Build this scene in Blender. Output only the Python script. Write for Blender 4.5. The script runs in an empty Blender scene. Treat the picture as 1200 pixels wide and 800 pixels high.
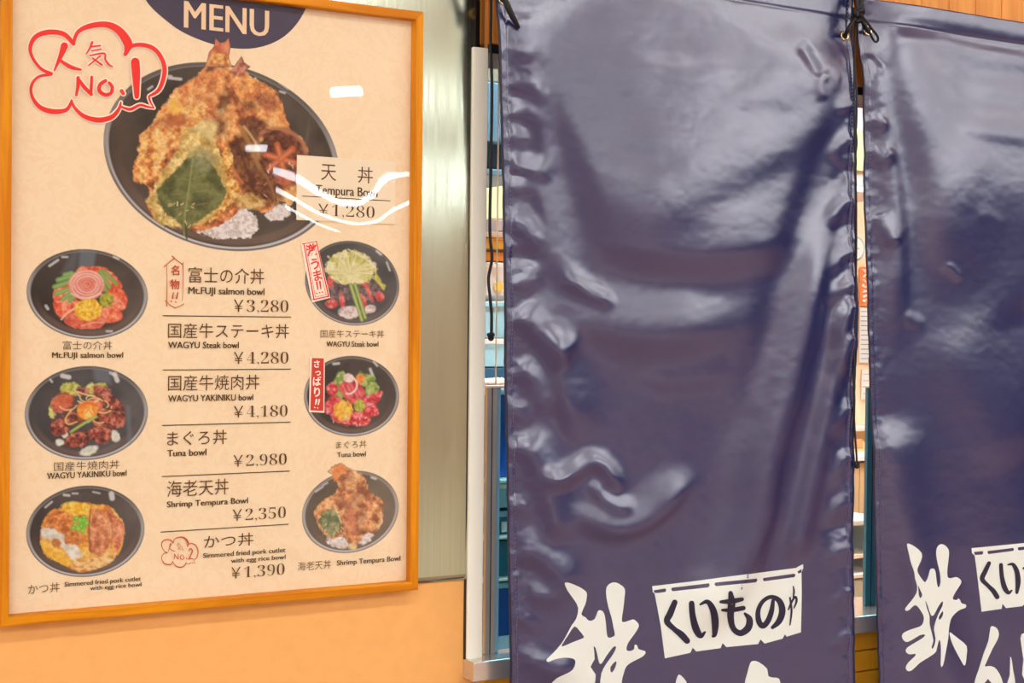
import bpy, bmesh, math, random
import numpy as np
from mathutils import Matrix, Vector

# ------------------------------------------------------------------ camera, world, exposure
S = bpy.context.scene
COL = S.collection
F = 1733.0                                  # focal length in pixels of the 1200 x 800 frame
YAW, PITCH, ROLL, DIST, EYE = 0.51901, -0.01303, -0.01051, 1.7481, 1.5
_fw = np.array([math.sin(YAW) * math.cos(PITCH), math.cos(YAW) * math.cos(PITCH), math.sin(PITCH)])
_r0 = np.array([math.cos(YAW), -math.sin(YAW), 0.0])
_u0 = np.cross(_r0, _fw)
_rt = math.cos(ROLL) * _r0 - math.sin(ROLL) * _u0
_up = math.sin(ROLL) * _r0 + math.cos(ROLL) * _u0
_eye = np.array([0.0, -DIST, EYE])

cam_d = bpy.data.cameras.new('camera')
cam_d.sensor_fit = 'HORIZONTAL'
cam_d.sensor_width = 36.0
cam_d.lens = F / 1200.0 * 36.0
cam_d.clip_start = 0.05
cam = bpy.data.objects.new('camera', cam_d)
COL.objects.link(cam)
cam.matrix_world = Matrix(((_rt[0], _up[0], -_fw[0], _eye[0]), (_rt[1], _up[1], -_fw[1], _eye[1]),
                           (_rt[2], _up[2], -_fw[2], _eye[2]), (0, 0, 0, 1)))
S.camera = cam

S.view_settings.view_transform = 'Standard'
S.view_settings.look = 'None'
S.view_settings.gamma = 1.0
S.view_settings.use_curve_mapping = False
S.view_settings.exposure = 0.0

W = bpy.data.worlds.new('world')
S.world = W
W.use_nodes = True
W.node_tree.nodes['Background'].inputs[0].default_value = (1.0, 1.0, 1.0, 1)
W.node_tree.nodes['Background'].inputs[1].default_value = 2.7

MALL_TUBE = 24.5          # emission of the long lights in the mall ceiling
PANEL_LIGHT = 12.0        # emission of the added square lights in the mall ceiling
STRIP_LIGHT = 24.0       # emission of the thin lights over the shops across the mall
KITCHEN_LIGHT = 62.0      # emission of the kitchen ceiling lights


# ------------------------------------------------------------------ geometry helpers
def P(px, py, y):
    """Point of the plane 'y' (a plane parallel to the shop front) seen at a photo position."""
    px = np.asarray(px, float); py = np.asarray(py, float)
    d = ((px - 600.0) / F)[..., None] * _rt - ((py - 400.0) / F)[..., None] * _up + _fw
    t = (y + DIST) / d[..., 1]
    return _eye + t[..., None] * d


def proj(x, y, z):
    q = np.stack(np.broadcast_arrays(np.asarray(x, float), np.asarray(y, float), np.asarray(z, float)), -1) - _eye
    w = q @ _fw
    return 600.0 + F * (q @ _rt) / w, 400.0 - F * (q @ _up) / w


def lin(c):
    if isinstance(c, str):
        c = tuple(int(c[i:i + 2], 16) for i in (0, 2, 4))
    c = np.asarray(c, float) / 255.0
    return np.where(c <= 0.04045, c / 12.92, ((c + 0.055) / 1.055) ** 2.4)


ROOT = {}                                   # origin of every thing, so that children can use world coordinates


def org(parent):
    while parent is not None and parent.parent is not None:
        parent = parent.parent
    return np.array(ROOT.get(parent.name, (0, 0, 0))) if parent is not None else np.zeros(3)


def link(name, me, parent=None):
    o = bpy.data.objects.new(name, me)
    COL.objects.link(o)
    if parent is not None:
        o.parent = parent
    return o


def mesh(name, verts, faces, mat, parent=None, smooth=False, base=None):
    """ONE mesh object from world coordinates; 'base' moves the origin of a top-level mesh."""
    v = np.asarray(verts, float).reshape(-1, 3)
    o0 = org(parent) if parent is not None else (np.asarray(base, float) if base is not None else np.zeros(3))
    me = bpy.data.meshes.new(name)
    me.from_pydata((v - o0).tolist(), [], [list(map(int, f)) for f in faces])
    if smooth:
        me.polygons.foreach_set('use_smooth', [True] * len(me.polygons))
    for m in (mat if isinstance(mat, (list, tuple)) else [mat]):
        me.materials.append(m)
    me.update()
    o = link(name, me, parent)
    if parent is None:
        o.location = o0
        ROOT[o.name] = tuple(o0)
    return o


def thing(name, label, cat, loc, group=None):
    o = bpy.data.objects.new(name, None)
    o.empty_display_size = 0.05
    COL.objects.link(o)
    o.location = loc
    ROOT[o.name] = tuple(loc)
    return tag(o, label, cat, group)


def tag(o, label, cat, group=None):
    o['label'] = label
    o['category'] = cat
    if group:
        o['group'] = group
    return o


def struct(o):
    o['kind'] = 'structure'
    return o


class MB:
    """collects shapes that make one part"""
    def __init__(s):
        s.v = []; s.f = []; s.n = 0

    def add(s, v, f):
        v = np.asarray(v, float).reshape(-1, 3)
        s.v.append(v)
        s.f += [[i + s.n for i in q] for q in f]
        s.n += len(v)
        return s

    def box(s, x0, x1, y0, y1, z0, z1, b=0.0):
        bm = bmesh.new()
        bmesh.ops.create_cube(bm, size=1.0)
        for v in bm.verts:
            v.co = Vector(((x0 + x1) / 2 + v.co.x * (x1 - x0), (y0 + y1) / 2 + v.co.y * (y1 - y0), (z0 + z1) / 2 + v.co.z * (z1 - z0)))
        if b > 0:
            bmesh.ops.bevel(bm, geom=bm.edges[:], offset=b, segments=2, affect='EDGES', profile=0.5)
        bm.verts.index_update()
        s.add([v.co[:] for v in bm.verts], [[v.index for v in q.verts] for q in bm.faces])
        bm.free()
        return s

    def tube(s, pts, r, n=8, closed=False, sub=6):
        p = catmull(pts, sub, closed)
        m = len(p)
        rr = np.interp(np.linspace(0, 1, m), np.linspace(0, 1, len(r)), r) if hasattr(r, '__len__') else np.full(m, r)
        t = np.gradient(p, axis=0) if not closed else (np.roll(p, -1, 0) - np.roll(p, 1, 0))
        t /= np.linalg.norm(t, axis=1)[:, None] + 1e-12
        a = np.array([0, 0, 1.0]) if abs(t[0][2]) < 0.9 else np.array([1.0, 0, 0])
        nrm = np.cross(t[0], a); nrm /= np.linalg.norm(nrm)
        vs = []
        for i in range(m):
            nrm = nrm - t[i] * (nrm @ t[i]); nrm /= np.linalg.norm(nrm) + 1e-12
            bi = np.cross(t[i], nrm)
            for k in range(n):
                an = 2 * math.pi * k / n
                vs.append(p[i] + rr[i] * (math.cos(an) * nrm + math.sin(an) * bi))
        fs = []
        for i in range(m if closed else m - 1):
            j = (i + 1) % m
            for k in range(n):
                l = (k + 1) % n
                fs.append([i * n + k, i * n + l, j * n + l, j * n + k])
        if not closed:
            fs += [list(range(n))[::-1], [(m - 1) * n + k for k in range(n)]]
        return s.add(vs, fs)

    def lathe(s, prof, c, axis='z', n=32):
        vs = []; fs = []
        for r, h in prof:
            for k in range(n):
                a = 2 * math.pi * k / n
                q = (r * math.cos(a), r * math.sin(a), h) if axis == 'z' else (r * math.cos(a), h, r * math.sin(a))
                vs.append(np.array(c) + q)
        m = len(prof)
        for i in range(m - 1):
            for k in range(n):
                l = (k + 1) % n
                fs.append([i * n + k, i * n + l, (i + 1) * n + l, (i + 1) * n + k])
        fs += [list(range(n))[::-1], [(m - 1) * n + k for k in range(n)]]
        return s.add(vs, fs)

    def build(s, name, mat, parent=None, smooth=False, base=None):
        return mesh(name, np.concatenate(s.v), s.f, mat, parent, smooth, base)


def catmull(pts, sub=6, closed=False):
    p = np.asarray(pts, float)
    if sub <= 1 or len(p) < 3:
        return p
    n = len(p)
    out = []
    for i in range(n if closed else n - 1):
        if closed:
            a, b, c, d = p[(i - 1) % n], p[i], p[(i + 1) % n], p[(i + 2) % n]
        else:
            a, b, c, d = p[max(i - 1, 0)], p[i], p[i + 1], p[min(i + 2, n - 1)]
        for k in range(sub):
            t = k / sub
            out.append(0.5 * ((2 * b) + (c - a) * t + (2 * a - 5 * b + 4 * c - d) * t * t + (3 * b - a - 3 * c + d) * t ** 3))
    if not closed:
        out.append(p[-1])
    return np.array(out)


# ------------------------------------------------------------------ numpy value noise
def vnoise(x, y, seed=0):
    x = np.asarray(x, float); y = np.asarray(y, float)
    tab = np.random.RandomState(seed).rand(256, 256)
    xi = np.floor(x).astype(int); yi = np.floor(y).astype(int)
    fx = x - xi; fy = y - yi
    fx = fx * fx * (3 - 2 * fx); fy = fy * fy * (3 - 2 * fy)
    g = lambda i, j: tab[i % 256, j % 256]
    return (g(xi, yi) * (1 - fx) + g(xi + 1, yi) * fx) * (1 - fy) + (g(xi, yi + 1) * (1 - fx) + g(xi + 1, yi + 1) * fx) * fy


def fbm(x, y, scale, seed=0, octv=4, gain=0.55):
    s = 0; a = 1; t = 0
    for k in range(octv):
        s = s + a * vnoise(x / scale * 2 ** k + 17.3 * k, y / scale * 2 ** k - 9.1 * k, seed + k)
        t += a; a *= gain
    return s / t


# ------------------------------------------------------------------ materials
def pbr(name, col, rough=0.5, metal=0.0, spec=0.5, coat=0.0, noise=0.0, nscale=20.0, stretch=(1, 1, 1), bump=0.0, col2=None, trans=0.0):
    m = bpy.data.materials.new(name)
    m.use_nodes = True
    nt = m.node_tree; b = nt.nodes['Principled BSDF']
    c = lin(col)
    b.inputs['Base Color'].default_value = (*c, 1)
    b.inputs['Roughness'].default_value = rough
    b.inputs['Metallic'].default_value = metal
    b.inputs['Specular IOR Level'].default_value = spec
    b.inputs['Coat Weight'].default_value = coat
    b.inputs['Transmission Weight'].default_value = trans
    if noise > 0 or bump > 0 or col2 is not None:
        tc = nt.nodes.new('ShaderNodeTexCoord')
        mp = nt.nodes.new('ShaderNodeMapping'); mp.inputs['Scale'].default_value = stretch
        nz = nt.nodes.new('ShaderNodeTexNoise'); nz.inputs['Scale'].default_value = nscale; nz.inputs['Detail'].default_value = 6
        nt.links.new(tc.outputs['Object'], mp.inputs[0]); nt.links.new(mp.outputs[0], nz.inputs['Vector'])
        if noise > 0 or col2 is not None:
            mx = nt.nodes.new('ShaderNodeMix'); mx.data_type = 'RGBA'
            d = lin(col2) if col2 is not None else np.clip(c * (1 - noise), 0, 1)
            mx.inputs['A'].default_value = (*c, 1); mx.inputs['B'].default_value = (*d, 1)
            rp = nt.nodes.new('ShaderNodeValToRGB')
            rp.color_ramp.elements[0].position = 0.35; rp.color_ramp.elements[1].position = 0.65
            nt.links.new(nz.outputs['Fac'], rp.inputs[0])
            nt.links.new(rp.outputs['Color'], mx.inputs['Factor']); nt.links.new(mx.outputs['Result'], b.inputs['Base Color'])
        if bump > 0:
            bp = nt.nodes.new('ShaderNodeBump'); bp.inputs['Strength'].default_value = bump; bp.inputs['Distance'].default_value = 0.002
            nt.links.new(nz.outputs['Fac'], bp.inputs['Height']); nt.links.new(bp.outputs[0], b.inputs['Normal'])
    return m


def emit(name, col, strength):
    m = bpy.data.materials.new(name); m.use_nodes = True
    nt = m.node_tree; nt.nodes.remove(nt.nodes['Principled BSDF'])
    e = nt.nodes.new('ShaderNodeEmission')
    e.inputs[0].default_value = (*lin(col), 1); e.inputs[1].default_value = strength
    nt.links.new(e.outputs[0], nt.nodes['Material Output'].inputs[0])
    return m


def clear_sheet(name, tint=(1, 1, 1), rough=0.02, ior=1.49, bump=0.0, boost=1.0):
    """thin clear plastic or glass: see-through with a Fresnel reflection"""
    m = bpy.data.materials.new(name); m.use_nodes = True
    nt = m.node_tree; nt.nodes.remove(nt.nodes['Principled BSDF'])
    t = nt.nodes.new('ShaderNodeBsdfTransparent'); t.inputs[0].default_value = (*tint, 1)
    g = nt.nodes.new('ShaderNodeBsdfGlossy'); g.inputs['Roughness'].default_value = rough
    f = nt.nodes.new('ShaderNodeFresnel'); f.inputs[0].default_value = ior
    ge = nt.nodes.new('ShaderNodeNewGeometry'); mr = nt.nodes.new('ShaderNodeMapRange')     # thin sheet: the same reflection from both faces
    mr.inputs['To Min'].default_value = ior; mr.inputs['To Max'].default_value = 1.0 / ior
    nt.links.new(ge.outputs['Backfacing'], mr.inputs['Value']); nt.links.new(mr.outputs[0], f.inputs[0])
    mu = nt.nodes.new('ShaderNodeMath'); mu.operation = 'MULTIPLY'; mu.inputs[1].default_value = boost; mu.use_clamp = True
    mx = nt.nodes.new('ShaderNodeMixShader')
    nt.links.new(f.outputs[0], mu.inputs[0])
    nt.links.new(mu.outputs[0], mx.inputs[0]); nt.links.new(t.outputs[0], mx.inputs[1]); nt.links.new(g.outputs[0], mx.inputs[2])
    nt.links.new(mx.outputs[0], nt.nodes['Material Output'].inputs[0])
    return m


def wood_mat(name, a, b_, rough=0.45, along='z', scale=6.0, spec=0.4):
    m = pbr(name, a, rough, spec=spec)
    nt = m.node_tree; b = nt.nodes['Principled BSDF']
    tc = nt.nodes.new('ShaderNodeTexCoord'); mp = nt.nodes.new('ShaderNodeMapping')
    mp.inputs['Scale'].default_value = {'z': (18, 18, 1.0), 'x': (1.0, 18, 18)}[along]
    nz = nt.nodes.new('ShaderNodeTexNoise'); nz.inputs['Scale'].default_value = scale; nz.inputs['Detail'].default_value = 5; nz.inputs['Distortion'].default_value = 0.6
    rp = nt.nodes.new('ShaderNodeValToRGB')
    rp.color_ramp.elements[0].position = 0.36; rp.color_ramp.elements[1].position = 0.62
    rp.color_ramp.elements[0].color = (*lin(a), 1); rp.color_ramp.elements[1].color = (*lin(b_), 1)
    nt.links.new(tc.outputs['Object'], mp.inputs[0]); nt.links.new(mp.outputs[0], nz.inputs['Vector'])
    nt.links.new(nz.outputs['Fac'], rp.inputs[0]); nt.links.new(rp.outputs[0], b.inputs['Base Color'])
    return m


M = {}
M['plaster'] = pbr('orange_plaster', (244, 182, 106), 0.75, noise=0.05, nscale=40, bump=0.08, spec=0.2)
M['frame'] = wood_mat('honey_wood', (226, 148, 14), (202, 120, 6), 0.5, 'z', spec=0.2)
M['frame_x'] = wood_mat('honey_wood_rail', (226, 148, 14), (202, 120, 6), 0.5, 'x', spec=0.2)
M['plank'] = wood_mat('orange_plank', (238, 160, 66), (222, 140, 50), 0.5, 'z', 3)
M['black'] = pbr('black_cord', (10, 10, 12), 0.6, noise=0.3, nscale=600)
M['brass'] = pbr('pale_brass', (235, 215, 165), 0.25, 1.0)
M['alu'] = pbr('cream_aluminium', (254, 255, 238), 0.4, 0.0, noise=0.06, nscale=30, stretch=(1, 1, 0.1))
M['chrome'] = pbr('chrome_steel', (205, 205, 200), 0.14, 1.0)
M['dark'] = pbr('dark_gap', (22, 24, 30), 0.5)
M['rubber'] = pbr('black_rubber', (18, 18, 20), 0.55)
M['ink'] = pbr('brown_ink', (92, 62, 34), 0.6, spec=0.1)
M['ink2'] = pbr('olive_black_ink', (70, 54, 30), 0.6, spec=0.1)
M['navy_ink'] = pbr('navy_ink', (72, 66, 84), 0.6, spec=0.1)
M['cream_ink'] = pbr('cream_ink', (236, 206, 166), 0.6, spec=0.1)
M['red_ink'] = pbr('red_ink', (236, 56, 48), 0.6, spec=0.1)
M['brick_ink'] = pbr('brick_red_ink', (196, 84, 58), 0.6, spec=0.1)
M['white_ink'] = pbr('white_ink', (250, 236, 214), 0.6, spec=0.1)
M['label'] = pbr('price_label_paper', (238, 222, 190), 0.6, spec=0.1)


# ------------------------------------------------------------------ the print on the menu
PRINT_K = 0.80          # ink reflectance of the colours below


def print_material():
    m = bpy.data.materials.new('printed_picture'); m.use_nodes = True
    nt = m.node_tree; b = nt.nodes['Principled BSDF']
    b.inputs['Roughness'].default_value = 0.6; b.inputs['Specular IOR Level'].default_value = 0.1
    a = nt.nodes.new('ShaderNodeVertexColor'); a.layer_name = 'ink'
    t = nt.nodes.new('ShaderNodeBsdfTransparent'); mx = nt.nodes.new('ShaderNodeMixShader')
    nt.links.new(a.outputs['Color'], b.inputs['Base Color'])
    nt.links.new(a.outputs['Alpha'], mx.inputs[0]); nt.links.new(t.outputs[0], mx.inputs[1]); nt.links.new(b.outputs[0], mx.inputs[2])
    nt.links.new(mx.outputs[0], nt.nodes['Material Output'].inputs[0])
    return m


M['print'] = print_material()


def sdist(X, Y, pts):
    """signed distance to a closed polygon, negative inside"""
    p = np.asarray(pts, float)
    d = np.full(X.shape, 1e9); ins = np.zeros(X.shape, bool)
    for i in range(len(p)):
        a = p[i]; b = p[(i + 1) % len(p)]
        ex, ey = b - a
        wx = X - a[0]; wy = Y - a[1]
        t = np.clip((wx * ex + wy * ey) / (ex * ex + ey * ey + 1e-9), 0, 1)
        d = np.minimum(d, (wx - ex * t) ** 2 + (wy - ey * t) ** 2)
        c = ((a[1] > Y) != (b[1] > Y)) & (X < (b[0] - a[0]) * (Y - a[1]) / (b[1] - a[1] + 1e-12) + a[0])
        ins ^= c
    d = np.sqrt(d)
    return np.where(ins, -d, d)


class Pic:
    """a printed picture: colours worked out per grid point, in photo-scale units on the sheet"""
    def __init__(s, x0, y0, x1, y1, step=0.8, seed=1):
        s.xs = np.arange(x0, x1 + step, step); s.ys = np.arange(y0, y1 + step, step)
        s.X, s.Y = np.meshgrid(s.xs, s.ys)
        s.C = np.zeros(s.X.shape + (3,)); s.A = np.zeros(s.X.shape); s.seed = seed; s.step = step

    def nz(s, scale, k=0, octv=4):
        return fbm(s.X, s.Y, scale, s.seed * 31 + k * 7, octv)

    def put(s, mask, col, scale=6, k=0, con=2.2, octv=4):
        """col: one colour or a ramp of colours picked by noise"""
        s.seed += 1
        cols = [np.array(lin(c)) for c in (col if isinstance(col, list) else [col])]
        if len(cols) == 1:
            c = cols[0] * np.ones(s.C.shape)
        else:
            n = np.clip((s.nz(scale, k, octv) - 0.5) * con + 0.5, 0, 0.9999) * (len(cols) - 1)
            i = n.astype(int); f = (n - i)[..., None]
            arr = np.array(cols)
            c = arr[i] * (1 - f) + arr[np.minimum(i + 1, len(cols) - 1)] * f
        m = np.clip(mask, 0, 1)[..., None]
        s.C = s.C * (1 - m) + c * m
        return s

    def solid(s, mask):
        s.A = np.maximum(s.A, np.clip(mask, 0, 1)); return s

    def edge(s, d, soft=0.7):
        return np.clip(0.5 - d / (2 * soft), 0, 1)

    def poly(s, pts, soft=0.7, wob=0.0, wsc=4, sub=1):
        p = catmull(pts, sub, True) if sub > 1 else pts
        d = sdist(s.X, s.Y, p)
        if wob:
            d = d + (s.nz(wsc, 3, 3) - 0.5) * 2 * wob
        return s.edge(d, soft)

    def ell(s, cx, cy, rx, ry, rot=0, soft=0.7, wob=0.0, wsc=4):
        a = math.radians(rot); dx = s.X - cx; dy = s.Y - cy
        u = dx * math.cos(a) + dy * math.sin(a); v = -dx * math.sin(a) + dy * math.cos(a)
        d = (np.sqrt((u / rx) ** 2 + (v / ry) ** 2) - 1) * min(rx, ry)
        if wob:
            d = d + (s.nz(wsc, 3, 3) - 0.5) * 2 * wob
        return s.edge(d, soft)

    def line(s, pts, w, col, soft=0.6, op=1.0, sub=5):
        p = catmull(pts, sub)
        d = np.full(s.X.shape, 1e9)
        x0, y0 = p.min(0) - w - 2; x1, y1 = p.max(0) + w + 2
        js = slice(*np.searchsorted(s.ys, (y0, y1))); is_ = slice(*np.searchsorted(s.xs, (x0, x1)))
        X = s.X[js, is_]; Y = s.Y[js, is_]; d = np.full(X.shape, 1e9)
        for a, b in zip(p[:-1], p[1:]):
            ex, ey = b - a
            t = np.clip(((X - a[0]) * ex + (Y - a[1]) * ey) / (ex * ex + ey * ey + 1e-9), 0, 1)
            d = np.minimum(d, (X - a[0] - ex * t) ** 2 + (Y - a[1] - ey * t) ** 2)
        m = (s.edge(np.sqrt(d) - w / 2, soft) * op)[..., None]
        s.C[js, is_] = s.C[js, is_] * (1 - m) + lin(col) * m
        return s

    def tint(s, mask, amt):
        s.C = np.clip(s.C * (1 + (amt - 1) * np.clip(mask, 0, 1))[..., None], 0, 1); return s

    def grain(s, mask, scale, amt, k=5):
        n = (s.nz(scale, k, 3) - 0.5) * 2 * amt
        s.C = np.clip(s.C * (1 + n * np.clip(mask, 0, 1))[..., None], 0, 1); return s

    def speck(s, region, n, r, col, seed=0, elong=1.0):
        rs = np.random.RandomState(seed + 3)
        x0, y0, x1, y1 = region
        for _ in range(n):
            x = rs.uniform(x0, x1); y = rs.uniform(y0, y1); a = rs.uniform(0, math.pi); l = r * elong * rs.uniform(.5, 1.2)
            c = col[rs.randint(len(col))] if isinstance(col, list) else col
            s.line([(x - l * math.cos(a), y - l * math.sin(a)), (x + l * math.cos(a), y + l * math.sin(a))], r * rs.uniform(.6, 1.2), c, 0.5, 0.85, 1)
        return s

    def build(s, name, parent, y):
        H, Wd = s.X.shape
        keep = s.A > 0.004
        q = keep[:-1, :-1] | keep[1:, :-1] | keep[:-1, 1:] | keep[1:, 1:]
        jj, ii = np.nonzero(q)
        f = np.stack([jj * Wd + ii, (jj + 1) * Wd + ii, (jj + 1) * Wd + ii + 1, jj * Wd + ii + 1], 1)
        used = np.unique(f); re = np.zeros(H * Wd, int); re[used] = np.arange(len(used))
        v = P(s.X.ravel()[used], s.Y.ravel()[used], y) - org(parent)
        me = bpy.data.meshes.new(name)
        me.vertices.add(len(v)); me.vertices.foreach_set('co', v.ravel())
        f = re[f]
        me.loops.add(f.size); me.loops.foreach_set('vertex_index', f.ravel())
        me.polygons.add(len(f)); me.polygons.foreach_set('loop_start', np.arange(0, f.size, 4)); me.polygons.foreach_set('loop_total', np.full(len(f), 4))
        me.update(calc_edges=True)
        at = me.color_attributes.new('ink', 'FLOAT_COLOR', 'POINT')
        c = np.concatenate([s.C.reshape(-1, 3)[used] ** 0.90 * PRINT_K, s.A.ravel()[used][:, None]], 1)
        at.data.foreach_set('color', c.ravel())
        me.materials.append(M['print'])
        return link(name, me, parent)

    # the black lacquer bowl every dish comes in
    def bowl(s, cx, cy, m, inner, rim=(176, 174, 170), under=(92, 88, 84), w=3.0, sheen=None):
        u = (s.X - cx) / m[0]; v = (s.Y - cy - m[1] * u) / m[2]
        r = np.sqrt(u * u + v * v); R = min(m[0], m[2])
        d = (r - 1) * R
        s.solid(s.edge(d, 0.6))
        s.put(np.ones(s.X.shape), inner, 40, 1, 1.6)
        s.C *= (0.58 + 0.46 * np.clip((u + 1) / 2, 0, 1))[..., None]  # lighter to the right: haze of the clear cover put into the print
        s.put(s.edge(-(d + w), 1.0), rim)
        s.put(s.edge(np.abs(d + w * 0.35) - w * 0.28, 0.6) * np.clip(v * 1.6 + 0.35, 0, 1), under)
        s.put(s.edge(-(d + w), 1.0) * np.clip(-v * 1.5, 0, 1), under)
        s.put(s.edge(np.abs(d + w * 0.75) - w * 0.25, 0.6) * np.clip(v * 1.5, 0, 1), (206, 206, 204))
        s.put(s.edge(np.abs(d + w * 2.6) - w * 1.0, 1.5) * np.clip(v, 0, 1) * 0.45, (140, 112, 96))
        for (x, y, a, l, ww) in (sheen or []):
            s.line([(x - l * math.cos(a), y - l * math.sin(a)), (x + l * math.cos(a), y + l * math.sin(a))], ww, (226, 226, 222), 1.0, 0.8, 1)
        return s


FRY = [(120, 66, 40), (182, 100, 58), (222, 138, 76), (240, 170, 96), (250, 204, 136)]
FRY_Y = [(170, 110, 50), (226, 160, 76), (246, 190, 92), (252, 216, 140)]
RICE = [(196, 184, 172), (232, 222, 214), (250, 246, 240)]


def crumbs(p, mask, scale=5):
    p.grain(mask, scale, 0.42, 9); p.grain(mask, scale * 0.45, 0.34, 11)


def pic_tempura(parent, y):
    p = Pic(118, 42, 400, 296, 0.75, 3)
    p.bowl(259.2, 183.5, (137.5, 17.6, 109), [(58, 50, 42), (78, 68, 58), (92, 82, 70)], w=4.2,
           sheen=[(205, 92, 0.1, 7, 3), (198, 89, 0.1, 3, 2), (333, 100, 0.6, 6, 3), (331, 108, .3, 3, 2), (176, 103, -.6, 3, 2)])
    p.put(p.edge(np.abs(p.X - 150 - (p.Y - 190) * 0.2) - 18, 14) * .25, (120, 100, 88))
    # rice
    p.put(p.poly([(224, 268), (236, 258), (258, 262), (270, 246), (286, 244), (301, 254), (303, 268), (292, 279), (272, 279), (256, 281), (240, 275)], .8, 2.5, 3), RICE, 3, 1)
    p.put(p.poly([(310, 252), (322, 240), (336, 238), (341, 250), (330, 258), (316, 259)], .8, 2, 3), RICE, 3, 1)
    # battered heap
    heap = [(156, 208), (158, 190), (166, 172), (163, 160), (176, 148), (186, 132), (194, 120), (205, 106), (217, 98), (232, 88), (242, 79), (262, 80), (280, 80), (296, 90),
            (312, 98), (326, 112), (334, 132), (340, 152), (352, 160), (361, 172), (362, 196), (356, 214), (342, 240), (328, 236), (318, 246), (306, 250), (294, 240), (276, 250),
            (262, 262), (236, 270), (214, 268), (194, 262), (181, 256), (173, 240), (175, 226), (168, 212), (160, 213)]
    hm = p.poly(heap, .8, 3.0, 5, 3); p.solid(hm)
    p.put(hm, FRY, 13, 2, 2.6); crumbs(p, hm, 7)
    # tails
    t1 = p.poly([(241, 78), (245, 62), (251, 54), (252, 44), (258, 50), (263, 49), (268, 44), (270, 54), (268, 66), (271, 78)], .7, .6, 3)
    p.solid(t1); p.put(t1, [(190, 92, 56), (224, 130, 88), (240, 170, 128)], 8, 1)
    p.put(p.poly([(243, 76), (250, 62), (266, 64), (271, 76)], 1.5, 1, 3) * .8, FRY_Y, 4)
    t2 = p.poly([(268, 84), (276, 76), (283, 66), (286, 73), (293, 78), (286, 84), (276, 89)], .7, .4, 3)
    p.solid(t2); p.put(t2, [(150, 84, 64), (206, 130, 106), (226, 160, 130)], 5)
    p.line([(283, 67), (285, 74), (292, 79)], 1.2, (120, 66, 50))
    # left shrimp: bright and crisp
    ls = p.poly([(158, 206), (162, 184), (166, 160), (184, 140), (198, 122), (222, 118), (240, 128), (236, 148), (214, 158), (196, 176), (190, 196), (172, 214)], 1.5, 3, 5, 3)
    p.put(ls * .9, [(186, 104, 52), (230, 150, 78), (250, 188, 100), (254, 214, 140)], 8, 3, 2.4); crumbs(p, ls, 4)
    p.put(p.ell(203, 142, 18, 8, -12, 3, 3, 5) * .9, [(160, 78, 46), (206, 112, 64)], 4)
    p.put(p.ell(206, 124, 8, 10, 20, 2, 2), [(240, 176, 70), (252, 206, 96)], 4)
    top = p.poly([(206, 108), (232, 90), (262, 82), (262, 104), (240, 116), (216, 124)], 2, 3, 5, 3)
    p.put(top * .85, [(206, 116, 62), (236, 152, 84), (250, 188, 120)], 7, 3); crumbs(p, top, 4)
    # big shrimp curling down the right
    rs = p.poly([(274, 104), (284, 92), (306, 98), (324, 112), (333, 136), (341, 158), (330, 156), (318, 136), (304, 124), (288, 122)], 1.5, 2, 5, 3)
    p.put(rs * .95, [(196, 112, 62), (236, 158, 84), (252, 186, 110)], 7, 1); crumbs(p, rs, 4)
    p.put(p.ell(312, 118, 15, 9, 40, 2, 3, 4) * .85, [(120, 60, 44), (196, 110, 72)], 3)
    # hollows between pieces
    for (x, yy, rx, ry, ro) in [(262, 120, 7, 14, 15), (292, 124, 10, 5, 10), (256, 150, 8, 12, 30), (300, 150, 14, 12, 20), (286, 172, 16, 14, 0), (340, 208, 12, 10, -20), (300, 205, 22, 22, 30), (276, 190, 10, 16, 10), (318, 224, 14, 16, -20)]:
        p.put(p.ell(x, yy, rx, ry, ro, 3.5, 3, 5) * .88, [(58, 36, 26), (92, 56, 38), (140, 86, 54)], 5, 2)
    # glazed vegetables
    for (a, b, c, w, col) in [((282, 150), (294, 172), (304, 196), 5, (168, 118, 62)), ((286, 148), (300, 168), (312, 200), 2, (226, 190, 130)), ((296, 154), (308, 176), (316, 206), 4, (120, 78, 46)),
                              ((276, 160), (286, 190), (296, 220), 3, (84, 50, 32)), ((268, 176), (272, 196), (284, 214), 3, (216, 120, 70)), ((306, 196), (316, 214), (322, 232), 4, (150, 100, 60))]:
        p.line([a, b, c], w, col, 1.2, .85)
    cap = p.ell(332, 182, 28, 32, -14, 1.5, 2, 5)
    p.put(cap, [(70, 40, 30), (112, 64, 46), (150, 92, 62)], 6, 2)
    p.line([(306, 156), (320, 150), (338, 154), (352, 164), (358, 176)], 4, (186, 122, 88), 1.5, .8)
    p.line([(312, 152), (330, 156), (344, 168)], 2, (92, 50, 36), 1, .8)
    for a in range(6):
        an = a * math.pi / 3 + .3
        p.line([(329, 186), (329 + 19 * math.cos(an), 186 + 17 * math.sin(an))], 6.5, (206, 104, 64), 1.6, .95, 1)
        p.line([(329, 186), (329 + 16 * math.cos(an), 186 + 14 * math.sin(an))], 2.5, (232, 142, 92), 1, .7, 1)
    p.put(p.ell(334, 210, 12, 7, 10, 2, 2) * .9, [(170, 70, 48), (216, 120, 84)], 4)
    p.speck((300, 190, 350, 235), 26, 1.2, [(240, 220, 200), (60, 34, 26), (200, 130, 90)], 2, 1.6)
    # perilla leaf in batter
    bl = p.poly([(172, 236), (186, 208), (202, 186), (212, 166), (222, 150), (238, 142), (252, 148), (254, 168), (262, 190), (272, 208), (270, 228), (254, 248), (236, 262), (206, 266), (182, 258), (178, 244)], 1.5, 3.5, 5, 3)
    p.put(bl, [(186, 150, 76), (218, 186, 104), (238, 212, 138)], 7, 1, 2.4); crumbs(p, bl, 4)
    p.put(p.ell(245, 150, 10, 12, 20, 3, 3, 4) * .6, [(226, 206, 130), (246, 226, 160)], 4)
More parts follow.
